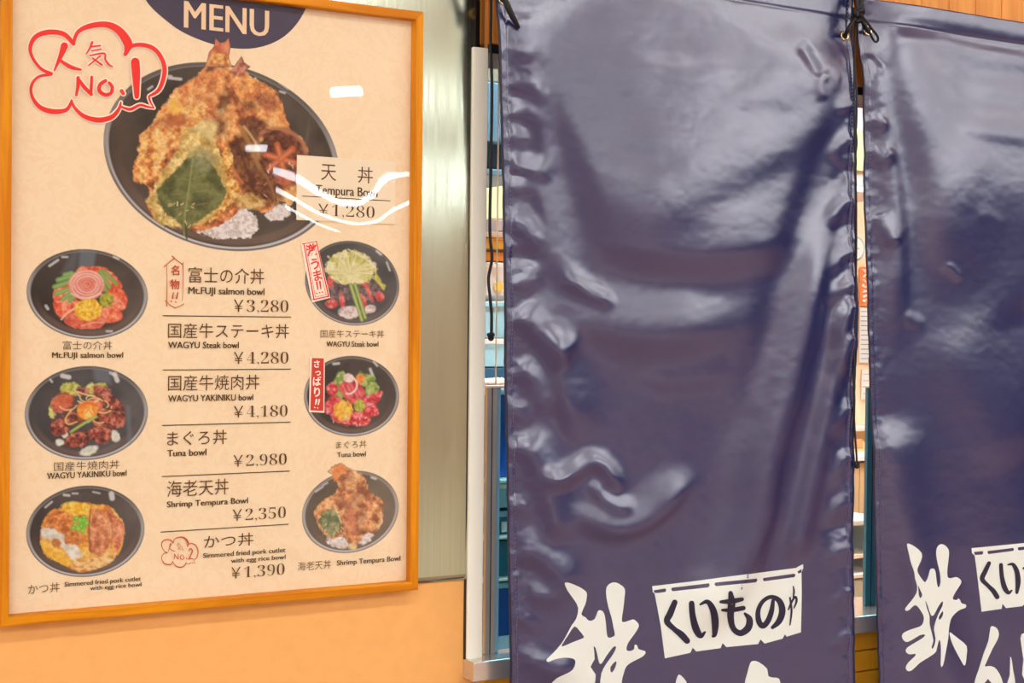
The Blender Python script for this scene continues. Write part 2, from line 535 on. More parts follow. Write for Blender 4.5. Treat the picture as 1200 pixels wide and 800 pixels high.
    leaf = p.poly([(183, 226), (194, 210), (208, 196), (222, 184), (238, 184), (250, 194), (260, 212), (266, 226), (256, 242), (242, 252), (228, 262), (217, 274), (212, 262), (198, 254), (188, 242)], 1.2, 2.5, 4, 3)
    p.put(leaf, [(74, 78, 42), (96, 102, 56), (122, 124, 72)], 10, 1, 2)
    p.put(p.ell(238, 186, 16, 12, 20, 4, 3, 5) * .7, [(128, 134, 92), (166, 166, 116)], 5)
    p.line([(226, 186), (222, 216), (217, 250), (216, 276)], 1.8, (150, 156, 92), .8, .8)
    for (a, b) in [((223, 212), (204, 206)), ((222, 226), (200, 228)), ((220, 240), (204, 246)), ((223, 210), (244, 204)), ((222, 226), (250, 222)), ((220, 242), (242, 238))]:
        p.line([a, b], 1.1, (132, 138, 84), .8, .6)
    p.line([(217, 262), (218, 274), (219, 280)], 2.4, (70, 66, 40), .8, .9)
    p.grain(leaf, 3, .25)
    # crust along the leaf's right side
    cr = p.poly([(262, 176), (268, 172), (274, 190), (272, 206), (282, 224), (270, 238), (258, 252), (244, 262), (256, 244), (266, 228), (264, 208), (262, 192)], 1, 2.5, 3, 2)
    p.put(cr, FRY_Y, 4); crumbs(p, cr, 3)
    p.put(p.ell(292, 236, 18, 9, 10, 2, 2.5, 4), [(150, 110, 56), (206, 160, 84), (232, 200, 130)], 5)
    p.speck((186, 238, 236, 268), 30, 1.1, [(226, 196, 130), (110, 90, 50), (250, 226, 170)], 6, 1.8)
    p.build('tempura_bowl_picture', parent, y)


def petals(p, pts, cols, wob=1.0, scale=5, line=None):
    m = p.poly(pts, .8, wob, 4, 3)
    p.put(m, cols, scale, 1); p.grain(m, 3, .16)
    if line:
        p.line(list(pts) + [pts[0]], 1.0, line, .8, .55)


SAL = [(206, 70, 44), (232, 96, 62), (244, 128, 90), (250, 166, 130)]


def pic_salmon(parent, y):
    p = Pic(29, 290, 175, 399, 0.7, 5)
    p.bowl(102.2, 344.5, (70.7, 3, 52.4), [(52, 46, 42), (70, 62, 56), (84, 76, 68)], w=2.8,
           sheen=[(63, 308, -.6, 6, 2.4), (76, 301, 0, 3, 2), (136, 302, .4, 3, 2), (55, 360, 1, 2, 3), (128, 388, 0, 3, 2)])
    p.put(p.poly([(94, 292), (113, 292), (110, 313), (92, 314)], 2) * .6, (112, 124, 134))
    p.put(p.poly([(72, 320), (84, 296), (92, 293), (88, 316)], 3) * .45, (104, 112, 118))
    petals(p, [(64, 352), (63, 342), (72, 334), (90, 330), (90, 348), (76, 358)], SAL)
    petals(p, [(90, 322), (92, 314), (104, 312), (122, 313), (134, 322), (142, 332), (140, 338), (124, 334), (106, 326)], SAL, 1.5)
    petals(p, [(124, 350), (128, 338), (142, 338), (149, 350), (146, 362), (134, 362)], SAL, 1, 5, (196, 60, 40))
    petals(p, [(112, 366), (128, 358), (141, 364), (142, 374), (128, 378), (114, 376)], SAL, 1, 5, (196, 60, 40))
    petals(p, [(64, 352), (78, 348), (94, 354), (84, 366), (72, 372), (64, 364)], SAL, 1, 5, (196, 60, 40))
    petals(p, [(74, 376), (84, 364), (98, 360), (116, 366), (124, 376), (116, 384), (100, 386), (84, 383)], [(200, 76, 56), (226, 104, 78), (236, 136, 108)], 1.5)
    p.line([(72, 374), (80, 366), (90, 360)], 2, (250, 206, 176), .8, .8); p.line([(67, 354), (80, 352), (92, 357)], 1.4, (252, 196, 164), .8, .7)
    p.line([(96, 382), (108, 378), (120, 378)], 1.4, (252, 190, 160), .8, .7); p.line([(134, 350), (142, 354), (146, 360)], 1.4, (252, 190, 160), .8, .7)
    for (a, b) in [((88, 328), (64, 336)), ((88, 322), (68, 328)), ((84, 320), (76, 322)), ((88, 336), (66, 344)), ((86, 342), (74, 350)), ((88, 346), (82, 352))]:
        p.line([a, b], 5.5, (120, 164, 84), 1, 1, 1); p.line([a, b], 1, (168, 202, 132), .7, .7, 1)
    for (a, b) in [((118, 318), (128, 336)), ((122, 318), (136, 332)), ((116, 322), (124, 340))]:
        p.line([a, b], 5, (128, 158, 76), 1, 1, 1); p.line([a, b], 1, (176, 196, 124), .7, .6, 1)
    # the rose
    p.put(p.ell(101, 334, 21, 18, 8, 1, 1.2), [(212, 96, 76), (234, 130, 108), (244, 164, 142)], 7)
    for k, r in enumerate((18, 14.5, 11, 7.5, 4)):
        for a0 in (0, 2.1, 4.2):
            a0 += k * 1.1
            pts = [(102 + r * math.cos(a0 + t) * 1.05, 333 + r * .86 * math.sin(a0 + t)) for t in np.linspace(0, 1.9, 6)]
            p.line(pts, 1.9, (250, 206, 188) if k < 3 else (238, 150, 130), .9, .85); p.line([(x, yy + 1.8) for x, yy in pts], 1.2, (206, 92, 76), .8, .5)
    p.line([(84, 344), (100, 350), (118, 344)], 2, (250, 214, 196), .9, .8)
    p.put(p.ell(125, 351, 8.5, 8, 0, .9, 1.2), [(132, 134, 36), (176, 176, 54), (210, 202, 92)], 4)
    p.line([(126, 352), (129, 356)], 2, (96, 92, 24), .9, .8)
    roe = p.ell(103, 363, 16.5, 13, -6, .9, 1.8, 3); p.put(roe, [(222, 152, 34), (244, 192, 52), (252, 220, 96)], 3, 1); p.grain(roe, 2, .3)
    p.build('salmon_bowl_picture', parent, y)


MEAT = [(78, 40, 38), (124, 58, 48), (168, 80, 62), (206, 122, 98)]


def pic_yakiniku(parent, y):
    p = Pic(27, 427, 175, 541, 0.7, 8)
    p.bowl(101.2, 483.8, (71.9, -2, 54.8), [(60, 60, 62), (74, 74, 76), (90, 88, 88)], w=2.8,
           sheen=[(77, 441, .2, 4, 5), (60, 446, .9, 1.5, 2), (136, 442, 1.2, 4, 5), (132, 438, .4, 3, 3)])
    p.put(p.poly([(108, 430), (128, 432), (130, 450), (112, 446)], 3) * .5, (116, 126, 136))
    p.put(p.poly([(148, 475), (152, 475), (156, 530), (150, 532)], 2) * .4, (120, 130, 138))
    for e in [(83, 456, 13, 8, 0), (108, 455, 7, 6, 0), (118, 453, 7, 5, 0), (61, 482, 4, 8, 0)]:
        m = p.ell(*e, 1, 1.8, 3); p.put(m, [(150, 156, 60), (196, 198, 92), (222, 220, 132)], 4); p.grain(m, 2, .2)
    for e in [(104, 528, 11, 5, -18), (135, 511, 5, 7, -20), (70, 518, 5, 4, 0), (76, 509, 4, 4, 0)]:
        p.put(p.ell(*e, 1, 1, 3), [(206, 214, 190), (240, 240, 224)], 4)
    for (x, yy, rx, ry, ro) in [(74, 472, 15, 12, -30), (70, 500, 11, 11, 20), (92, 514, 17, 9, -18), (118, 508, 13, 11, 20), (134, 490, 13, 13, 30), (133, 474, 13, 7, 20), (119, 459, 12, 7, 20), (95, 458, 9, 5, 0), (86, 490, 12, 8, 0), (118, 488, 12, 12, 0), (126, 466, 10, 6, 30)]:
        m = p.ell(x, yy, rx, ry, ro, 1, 2, 4); p.put(m, MEAT, 6, 2, 2.6); p.grain(m, 2.2, .45)
        p.line([(x - rx * .5, yy - ry * .5), (x, yy - ry * .75), (x + rx * .5, yy - ry * .4)], 1.1, (226, 160, 136), 1, .5)
    p.put(p.ell(74, 470, 12, 8, -30, 2, 2) * .7, [(206, 84, 50), (232, 120, 76)], 4)
    p.put(p.ell(113, 474, 6, 9, -20, 1.5, 1), [(220, 92, 56), (240, 136, 96)], 4)
    rs = np.random.RandomState(4)
    for k in range(16):
        x = 101 + rs.uniform(-22, 22); yy = 474 + rs.uniform(-12, 16); a = rs.uniform(0, 6.28); r = rs.uniform(5, 11)
        p.line([(x + r * math.cos(a + t), yy + r * .7 * math.sin(a + t)) for t in np.linspace(0, 2.4, 5)], 1.3, (242, 210, 140), .7, .9)
    p.line([(84, 480), (77, 490), (80, 497), (90, 494)], 1.5, (240, 206, 130), .7, .9); p.line([(88, 458), (100, 462), (110, 464)], 1.6, (244, 214, 150), .7, .95)
    p.put(p.ell(102, 481, 12, 11, 0, 1, 1.5), [(236, 130, 36), (244, 160, 56), (250, 196, 90)], 5)
    p.line([(94, 476), (102, 472), (111, 474)], 4, (236, 104, 44), 1.2, .9); p.put(p.ell(104, 484, 5, 5, 0, 1.5), (252, 212, 120)); p.line([(100, 484), (104, 480), (108, 486)], 1.2, (232, 130, 40))
    p.line([(83, 506), (98, 496), (113, 488)], 3.4, (140, 170, 70), .8); p.line([(84, 505), (112, 488)], 1, (196, 214, 130), .7, .8)
    p.line([(122, 478), (134, 480), (145, 481)], 1.6, (60, 52, 44), .7); p.line([(122, 496), (130, 498), (136, 502)], 1.5, (60, 56, 58), .7)
    p.build('grilled_beef_bowl_picture', parent, y)


def pic_katsu(parent, y):
    p = Pic(29, 567, 171, 678, 0.7, 11)
    p.bowl(100, 622.3, (69, -3, 53.2), [(66, 58, 54), (82, 74, 70), (96, 88, 84)], w=2.6,
           sheen=[(78, 580, .1, 3, 2.6), (88, 578, 0, 3, 1.6), (57, 591, -.7, 5, 1.8), (131, 581, 1.4, 2.5, 6), (113, 577, .2, 4, 1.4)])
    m = p.poly([(47, 634), (49, 618), (54, 604), (62, 597), (74, 594), (88, 590), (108, 590), (126, 592), (132, 596), (140, 606), (145, 616), (144, 634), (138, 650), (126, 660), (108, 668), (94, 670), (80, 664), (66, 658), (54, 650)], .9, 2, 4, 3)
    p.put(m, [(206, 116, 46), (232, 156, 62), (246, 186, 74), (252, 212, 120)], 9, 2, 2.6); p.grain(m, 3, .3)
    for (pts, cols) in [([(52, 620), (58, 602), (74, 598), (96, 600), (104, 612), (96, 630), (80, 628), (66, 622)], [(176, 92, 44), (220, 128, 64), (240, 166, 90)]),
                        ([(108, 600), (118, 596), (128, 612), (130, 634), (122, 648), (106, 648), (104, 628)], [(176, 96, 60), (214, 128, 84), (236, 168, 116)]),
                        ([(124, 596), (138, 606), (146, 618), (142, 638), (134, 648), (132, 626)], [(190, 98, 64), (224, 134, 94), (240, 176, 130)]),
                        ([(72, 592), (88, 588), (106, 592), (98, 602), (82, 602)], [(242, 170, 36), (252, 200, 56), (254, 222, 110)])]:
        q = p.poly(pts, 1.2, 1.8, 4, 3); p.put(q, cols, 5, 2); p.grain(q, 2.5, .4)
    p.line([(106, 598), (104, 622), (106, 646)], 2, (116, 66, 44), 1, .8); p.line([(127, 600), (132, 622), (130, 642)], 1.6, (140, 80, 56), 1, .7)
    w = p.poly([(49, 620), (62, 620), (74, 626), (80, 636), (90, 640), (96, 652), (90, 658), (80, 650), (70, 638), (58, 632), (50, 630)], 1.2, 1.6, 4, 3)
    p.put(w, [(206, 200, 172), (232, 230, 212), (246, 244, 232)], 6)
    p.put(p.ell(66, 636, 6, 5, 30, 1.2, 1.5), [(168, 92, 44), (206, 132, 74)], 3); p.put(p.ell(91, 634, 4, 4, 0, 1.2, 1), [(170, 94, 44), (206, 130, 70)], 3); p.put(p.ell(79, 632, 4, 6, 0, 1.2, 1), [(180, 100, 50), (226, 150, 80)], 3)
    p.put(p.poly([(47, 634), (54, 634), (66, 646), (84, 656), (80, 664), (64, 656), (52, 648)], 1.2, 1.5, 3, 2), [(236, 170, 40), (250, 206, 86)], 4)
    p.put(p.poly([(88, 654), (110, 652), (136, 648), (128, 660), (104, 668), (84, 664)], 1.2, 2, 3, 2), [(206, 140, 72), (244, 196, 120), (250, 220, 160)], 4)
    p.line([(98, 642), (104, 648), (100, 656)], 3, (250, 200, 80), 1.2, .8)
    rs = np.random.RandomState(2)
    for k in range(20):
        a = rs.uniform(0, 6.28); r = rs.uniform(0, 13) ; x = 95 + r * math.cos(a); yy = 615 + r * .9 * math.sin(a)  # the farther panels are added to give the banners a bright sheen
        p.put(p.ell(x, yy, 3.2, 2.8, 0, .7), (92 + rs.randint(50), 176 + rs.randint(30), 50)); p.put(p.ell(x + .4, yy - .3, 1.3, 1.1, 0, .6) * .7, (186, 226, 120))
    p.build('pork_cutlet_bowl_picture', parent, y)


def pic_steak(parent, y):
    p = Pic(355, 280, 470, 383, 0.7, 14)
    p.bowl(412.7, 331.7, (55, 4, 49.2), [(70, 70, 70), (86, 86, 84), (106, 104, 102)], w=2.0, rim=(132, 132, 134),
           sheen=[(444, 296, .7, 3, 2.5), (455, 312, 1.2, 5, 1.6)])
    for (x, yy, rx, ry) in [(391, 340, 7, 14), (403, 342, 7, 14), (416, 340, 8, 12), (430, 340, 8, 13), (441, 342, 7, 12)]:
        m = p.ell(x, yy, rx, ry, -12, 1, 1.5, 3); p.put(m, [(66, 52, 54), (104, 88, 88), (140, 124, 120)], 5); p.grain(m, 2, .35)
    for e in [(387, 330, 4, 8, 10), (389, 356, 7, 5, 0), (401, 352, 3, 9, -10), (425, 352, 4, 8, -20), (432, 342, 2.5, 12, -22), (445, 347, 5, 6, -20), (427, 329, 4, 6, 0)]:
        p.put(p.ell(*e, 1, 1, 3), [(190, 60, 58), (222, 92, 86), (238, 140, 128)], 4)
    for e in [(410, 366, 13, 7, 0), (434, 362, 7, 5, -20)]:
        m = p.ell(*e, 1, 1.5, 3); p.put(m, [(196, 170, 160), (230, 212, 204), (246, 238, 232)], 3)
    cab = p.ell(411, 314, 29, 20, 8, 1, 3, 4); p.put(cab, [(176, 172, 70), (212, 206, 116), (232, 226, 160), (244, 240, 196)], 5, 1); 
    rs = np.random.RandomState(7)
    for k in range(60):
        a = rs.uniform(math.pi * .95, math.pi * 2.05); r0 = rs.uniform(2, 10); r1 = rs.uniform(18, 29)
        p.line([(411 + r0 * math.cos(a), 320 + r0 * math.sin(a) * .7), (411 + r1 * math.cos(a + .12), 320 + r1 * .85 * math.sin(a + .12))], .9, [(240, 236, 186), (196, 190, 92), (226, 220, 140)][k % 3], .6, .75)
    p.put(p.ell(410, 320, 15, 9, 0, 5) * .6, (240, 234, 176))
    p.line([(408, 292), (420, 298), (432, 306), (440, 314), (440, 320)], 1, (240, 238, 214), .6, .9); p.line([(400, 296), (398, 306), (396, 316)], .9, (244, 240, 210), .6, .9)
    p.put(p.poly([(440, 318), (445, 326), (448, 332), (452, 334), (450, 340), (444, 334), (438, 326)], 1, .8, 3), [(180, 176, 60), (216, 210, 110)], 3)
    for (a, b) in [((411, 334), (424, 375)), ((416, 333), (428, 372))]:
        p.line([a, b], 4.2, (128, 152, 62), .8, 1, 1); p.line([a, b], 1.8, (196, 210, 130), .8, .9, 1)
    p.build('steak_bowl_picture', parent, y)


def pic_tuna(parent, y):
    p = Pic(354, 415, 470, 513, 0.7, 17)
    p.bowl(412, 464, (55.5, 0, 46.9), [(62, 56, 52), (76, 70, 64), (96, 90, 84)], w=2.4,
           sheen=[(394, 426, -.1, 3, 2.6), (440, 426, .9, 3, 2), (436, 438, 1.2, 6, 3)])
    for e in [(398, 446, 6, 12, 20), (432, 446, 8, 8, 0), (436, 458, 8, 10, 20), (424, 444, 5, 8, -10), (396, 462, 6, 8, 0)]:
        m = p.ell(*e, 1, 1.6, 3); p.put(m, [(108, 134, 56), (150, 178, 84), (190, 208, 126)], 4); p.grain(m, 2, .2)
    RED = [(186, 40, 50), (220, 68, 74), (236, 104, 106), (248, 166, 160)]
    for pts in [[(383, 452), (392, 448), (396, 458), (390, 464), (384, 460)], [(381, 474), (388, 464), (398, 466), (400, 476), (390, 484), (382, 484)], [(388, 484), (400, 480), (408, 498), (400, 496), (390, 492)],
                [(426, 466), (440, 460), (448, 458), (446, 466), (438, 474), (426, 478)], [(428, 474), (438, 472), (444, 484), (436, 488), (428, 486)], [(410, 484), (424, 482), (434, 488), (430, 498), (416, 498), (406, 496)]]:
        petals(p, pts, RED, 1, 4, (180, 44, 50))
    petals(p, [(397, 452), (408, 446), (420, 448), (428, 460), (424, 468), (414, 474), (404, 466)], [(190, 44, 54), (216, 72, 78), (230, 104, 104)], 1)
    for t in (0, 5, 10, 15):
        p.line([(402 + t, 452 - t * .1), (408 + t, 464)], 1, (244, 156, 148), .7, .7)
    p.put(p.ell(422, 444, 5, 6, 20, 1, 1), [(240, 120, 50), (246, 160, 80)], 3)
    p.put(p.ell(409, 443, 6, 5, 30, 1, 1), [(232, 200, 186), (250, 238, 226)], 3)
    p.line([(412, 440), (418, 448), (417, 456), (411, 461), (406, 461)], 1.8, (250, 232, 220), .7)
    y1 = p.ell(402, 481, 11, 12, -20, 1, 2, 3); p.put(y1, [(228, 152, 44), (244, 188, 64), (252, 216, 110)], 4); p.grain(y1, 2.2, .35)
    p.put(p.ell(421.5, 475, 6.3, 7.2, 0, .8, .6), [(150, 162, 44), (186, 196, 70), (212, 214, 120)], 4); p.line([(420, 472), (421, 478)], 2, (120, 124, 30), 1, .6)
    p.speck((386, 484, 434, 500), 14, 1.0, [(250, 220, 200), (206, 60, 60), (232, 228, 206)], 3, 1.5)
    p.build('tuna_bowl_picture', parent, y)


def pic_shrimp(parent, y):
    p = Pic(350, 539, 470, 650, 0.7, 21)
    p.bowl(410.5, 599.5, (56.3, -6, 47.7), [(102, 92, 76), (116, 104, 88), (130, 116, 98)], w=2.6, rim=(190, 186, 180), under=(132, 122, 112),
           sheen=[(374, 573, -.6, 5, 1.8), (381, 567, -.5, 3, 1.4), (438, 560, .3, 2.5, 2.5)])
    for e in [(396, 635, 13, 7, 10), (426, 629, 11, 8, -20)]:
        p.put(p.ell(*e, 1, 1.8, 3), RICE, 3)
    heap = [(368, 600), (374, 590), (386, 582), (396, 572), (394, 562), (386, 552), (396, 543), (404, 544), (410, 550), (420, 552), (428, 562), (432, 574), (440, 580), (448, 588), (449, 604), (446, 616), (438, 624), (426, 628), (418, 640), (409, 636), (402, 628), (388, 632), (376, 622), (371, 610)]
    m = p.poly(heap, .8, 2.4, 4, 3); p.solid(m)
    p.put(m, [(150, 92, 62), (206, 132, 84), (236, 168, 106), (250, 202, 146)], 8, 2, 2.6); crumbs(p, m, 4)
    for (x, yy, rx, ry, ro) in [(406, 560, 8, 4, 0), (418, 584, 7, 9, 20), (410, 600, 6, 12, 0), (424, 604, 5, 12, 10), (400, 586, 6, 5, 0)]:
        p.put(p.ell(x, yy, rx, ry, ro, 3, 2, 4) * .6, [(136, 84, 66), (176, 112, 84)], 4)
    p.put(p.poly([(388, 556), (392, 546), (400, 543), (408, 550), (400, 556), (392, 564)], 1, 1.2, 3), [(226, 124, 66), (242, 160, 96)], 4)
    p.put(p.ell(412, 610, 5, 16, -4, 2, 1.5) * .7, [(216, 112, 76), (238, 160, 116)], 4)
    lf = p.poly([(373, 612), (378, 600), (390, 596), (398, 606), (398, 618), (390, 630), (382, 624)], 1.2, 2.4, 3, 3)
    p.put(lf, [(96, 108, 70), (132, 142, 96), (176, 172, 122)], 5); p.grain(lf, 2, .3)
    p.line([(392, 592), (396, 602), (400, 612)], 1.4, (244, 226, 180), .8, .8)
    p.speck((372, 596, 402, 632), 26, .9, [(236, 220, 170), (116, 120, 80)], 8, 1.8)
    p.put(p.ell(413, 640, 5, 4, 0, 1, .8), [(226, 190, 120), (246, 222, 160)], 3)
    p.build('shrimp_tempura_bowl_picture', parent, y)


# ------------------------------------------------------------------ the shop front (setting)
Z_HEAD = float(P(1005, 107, 0.0)[2])
Z_SILL = float(P(1010, 722, -0.03)[2])
Z_SILL_B = float(P(1010, 742, -0.03)[2])
X_OPEN = float(P(568, 400, 0.0)[0])
X_END = X_OPEN + 1.75
CEIL = 3.05


def sbox(name, x0, x1, y0, y1, z0, z1, mat, b=0.0):
    return struct(MB().box(x0, x1, y0, y1, z0, z1, b).build(name, mat))


M['floor'] = pbr('cream_reflecting_floor', (236, 224, 202), 0.32, noise=0.12, nscale=3)
M['floor_b'] = pbr('brown_floor', (172, 136, 116), 0.4, noise=0.12, nscale=3)
M['floor_c'] = pbr('dark_reflected_floor', (96, 84, 92), 0.4, noise=0.12, nscale=3)
M['ceiling'] = pbr('white_ceiling', (236, 228, 216), 0.8)
M['mall'] = pbr('mall_wall', (214, 190, 170), 0.6, noise=0.1, nscale=2)
M['brown_reflect'] = pbr('brown_reflected_wall', (160, 118, 104), 0.6, noise=0.15, nscale=1.5)
M['dark_reflect'] = pbr('dark_reflected_wall', (34, 38, 58), 0.5)
M['fascia'] = pbr('shop_fascia', (214, 196, 178), 0.6)
M['peach'] = pbr('peach_wall', (250, 228, 198), 0.7, noise=0.03, nscale=5)

sbox('floor', -7, 6.2, -11, -5.5, -0.05, 0.0, M['floor'])  # unseen pale strip, coloured to brighten what the steel panel reflects
sbox('floor', -7, 6.2, -5.5, 4.2, -0.05, 0.0, M['floor_b'])
sbox('floor', 6.2, 11.0, -11, 4.2, -0.05, 0.0, M['floor_b'])
sbox('floor', 11.0, 24, -11, 4.2, -0.05, 0.0, M['floor_c'])  # unseen dark zone, coloured to deepen the right banner's reflection
sbox('ceiling', -7, 24, -11, 4.2, CEIL, CEIL + 0.1, M['ceiling'])
sbox('wall_front_left', -7, X_OPEN, 0.0, 0.12, 0.0, CEIL, M['plaster'])
sbox('wall_front_right', X_END, 24, 0.0, 0.12, 0.0, CEIL, M['plaster'])
sbox('wall_back', -1.5, 9, 3.0, 3.1, 0.0, CEIL, M['peach'])
sbox('wall_far_mall', -7, 7.0, -11.1, -11.0, 0.0, CEIL, M['mall'])
sbox('wall_far_brown_added', 7.0, 11.0, -11.1, -11.0, 0.0, CEIL, M['brown_reflect'])  # unseen brown stretch, added to darken what the banners reflect
sbox('wall_far_dark_added', 11.0, 24, -11.1, -11.0, 0.0, CEIL, M['dark_reflect'])  # unseen solid dark wall, added so the right banner reflects navy
sbox('wall_right_blocker', 24, 24.1, -11, 0, 0.0, CEIL, M['dark_reflect'])  # unseen dark wall added to keep bright surroundings out of the banners

# tiled wall under the window
M['tile'] = pbr('amber_tile', (255, 184, 46), 0.18, noise=0.16, nscale=9, spec=0.6)
M['grout'] = pbr('tile_grout', (150, 92, 30), 0.8)
sbox('wall_front_below', X_OPEN, X_END, 0.0, 0.12, 0.0, Z_SILL_B, M['grout'])
tw = 0.075; th = 0.033
tm = MB(); zr = Z_SILL_B - 0.002; k = 0
while zr > 0.75:
    x = X_OPEN - 0.01 - (k % 2) * tw * 0.5
    while x < X_END:
        tm.box(max(x, X_OPEN), min(x + tw - 0.002, X_END), -0.006, 0.001, zr - th + 0.002, zr, 0.0012)
        x += tw
    zr -= th; k += 1
struct(tm.build('trim_1', M['tile']))

# planked wooden header over the window
hb = MB()
x = X_OPEN - 0.006; pw = float(P(1111, 10, -0.01)[0] - P(1079, 10, -0.01)[0])
x0 = float(P(1079, 10, -0.01)[0]); x = x0 - pw * math.ceil((x0 - X_OPEN) / pw)
sbox('wall_front_above', X_OPEN, X_END, 0.004, 0.12, Z_HEAD + 0.012, CEIL, M['dark'])
while x < X_END:
    if min(x + pw, X_END) - max(x, X_OPEN) > 0.004:
        hb.box(max(x, X_OPEN) + 0.0006, min(x + pw, X_END) - 0.0006, -0.012, 0.003, Z_HEAD + 0.006, CEIL - 0.002, 0.0008)
    x += pw
struct(hb.build('trim_2', M['plank']))

# steel cladding beside the window
M['steel'] = pbr('brushed_steel', (184, 190, 170), 0.2, 1.0)
nt = M['steel'].node_tree; bs = nt.nodes['Principled BSDF']
tc = nt.nodes.new('ShaderNodeTexCoord'); mp = nt.nodes.new('ShaderNodeMapping'); mp.inputs['Scale'].default_value = (260, 1, 3)
nz = nt.nodes.new('ShaderNodeTexNoise'); nz.inputs['Scale'].default_value = 1.0; nz.inputs['Detail'].default_value = 4
rp = nt.nodes.new('ShaderNodeMapRange'); rp.inputs['To Min'].default_value = 0.06; rp.inputs['To Max'].default_value = 0.22
nt.links.new(tc.outputs['Object'], mp.inputs[0]); nt.links.new(mp.outputs[0], nz.inputs['Vector'])
nt.links.new(nz.outputs['Fac'], rp.inputs['Value']); nt.links.new(rp.outputs[0], bs.inputs['Roughness'])
xs = np.linspace(-2.2, float(P(567, 30, -0.004)[0]), 240); zs = np.linspace(float(P(520, 681, -0.004)[2]), 2.35, 160)
XX, ZZ = np.meshgrid(xs, zs)


def warp(x, z):
    """slow buckling of a thin sheet, metres towards the viewer"""
    return 0.0011 * (fbm(x, z, 0.22, 77, 2) - 0.5) * 2


YY = -0.0022 - 0.5 * warp(XX, ZZ) - 0.0034 * np.clip((XX - xs[-1] + 0.045) / 0.045, 0, 1) ** 2
nv = XX.size; r, c = XX.shape
fr = np.stack([XX, YY, ZZ], -1).reshape(-1, 3)
fq = [[j * c + i, j * c + i + 1, (j + 1) * c + i + 1, (j + 1) * c + i] for j in range(r - 1) for i in range(c - 1)]
bk = [[0 * c + i, i + 1, nv + (i + 1), nv + i][::-1] for i in range(c - 1)]
rt = [[j * c + c - 1, (j + 1) * c + c - 1, nv + (j + 1) * c + c - 1, nv + j * c + c - 1][::-1] for j in range(r - 1)]
bkv = fr.copy(); bkv[:, 1] = -0.0002
o = mesh('steel_panel', np.concatenate([fr, bkv]), fq + bk + rt, M['steel'], smooth=True, base=(0.9, 0, 1.2))
tag(o, 'tall brushed steel wall panel behind the framed menu', 'wall panel')

M['sill'] = pbr('sill_steel', (216, 210, 200), 0.22, 0.7)
# the serving window: post, sill, head
win = bpy.data.objects.new('window_1', None); COL.objects.link(win)
win.location = (X_OPEN, 0, Z_SILL); ROOT['window_1'] = tuple(win.location); struct(win)
px0, px1 = float(P(551.5, 400, -0.008)[0]), float(P(569, 400, -0.008)[0])
zt, zb = float(P(560, 55, -0.008)[2]), float(P(560, 772, -0.008)[2])
MB().box(px0, px1, -0.008, 0.0, zb, zt, 0.0012).build('window_post', M['alu'], win)
MB().box(px0 - 0.0022, px0 - 0.0002, -0.0035, 0.0, zb, zt).build('post_shadow_gap', M['dark'], win)  # dark strip painted in for the shadow gap beside the post
sx0 = float(P(555, 785, -0.03)[0])
MB().box(sx0, X_END, -0.03, 0.1, Z_SILL_B, Z_SILL, 0.0015).build('window_sill', M['sill'], win)
MB().box(X_OPEN, X_END, -0.004, 0.1, Z_HEAD - 0.006, Z_HEAD + 0.006).build('window_head', M['dark'], win)


# ------------------------------------------------------------------ low sliding glass panels
M['glass_low'] = clear_sheet('blue_tinted_glass', (0.50, 0.80, 0.93), 0.02, 1.5)
M['glass_edge'] = pbr('pale_blue_glass_edge', (130, 186, 214), 0.15, 0, 0.6)
M['stile'] = pbr('satin_steel', (196, 192, 180), 0.35, 0.4)
M['teal_edge'] = pbr('teal_glass_edge', (62, 126, 142), 0.15, 0, 0.6)


def sash(pxl, y, width, label, teal):
    xl = float(P(pxl, 600, y)[0]); zt = float(P(pxl + 6, 454, y)[2])
    t = thing('glass_panel', label, 'glass panel', (xl, y, Z_SILL), 'low glass panels in the serving window')
    m = float(P(pxl + 14, 600, y)[0]) - xl
    MB().box(xl, xl + m * 0.42, y, y + 0.007, Z_SILL, zt, 0.001).box(xl + m * 0.5, xl + m * 0.92, y + 0.001, y + 0.007, Z_SILL, zt, 0.001).build('stile', M['teal_edge'] if teal else M['stile'], t)
    MB().box(xl + m * 0.4, xl + m * 0.52, y + 0.001, y + 0.010, Z_SILL, zt - 0.001).build('stile_gasket', M['rubber'], t)
    MB().box(xl + m * 0.95, xl + m * 1.25, y + 0.003, y + 0.010, Z_SILL, zt, 0.001).build('glass_edge', M['glass_edge'], t)
    MB().box(xl + m * 1.25, xl + width, y + 0.004, y + 0.009, Z_SILL + 0.004, zt - 0.003).build('pane', M['glass_low'], t)
    MB().box(xl, xl + width, y - 0.001, y + 0.013, zt, zt + 0.0028, 0.0006).build('top_cap', M['alu'], t)
    return t


sash(569.5, 0.004, 0.42, 'low glass panel with a steel edge right beside the cream post', False)
sash(1015.5, 0.030, 0.46, 'low glass panel with a teal edge behind the right-hand banner', True)


# ------------------------------------------------------------------ the framed menu
BX0, BX1, BZ0, BZ1 = 0.32349, 0.84987, 1.15061, 1.90061
IX0 = float(P(13.5, 300, -0.022)[0]); IX1 = float(P(485, 300, -0.022)[0])
BW = BX1 - IX1
IZ1 = float(P(440, 17.6, -0.022)[2]); IZ0 = float(P(250, 698, -0.022)[2])
IZ0 = BZ0 + BW; IZ1 = BZ1 - BW
YS, YP, YI, YO = -0.0080, -0.0086, -0.0092, -0.0097
board = thing('menu_board', 'large wood-framed menu poster of rice bowls hung on the wall', 'menu board', ((BX0 + BX1) / 2, 0, BZ0))


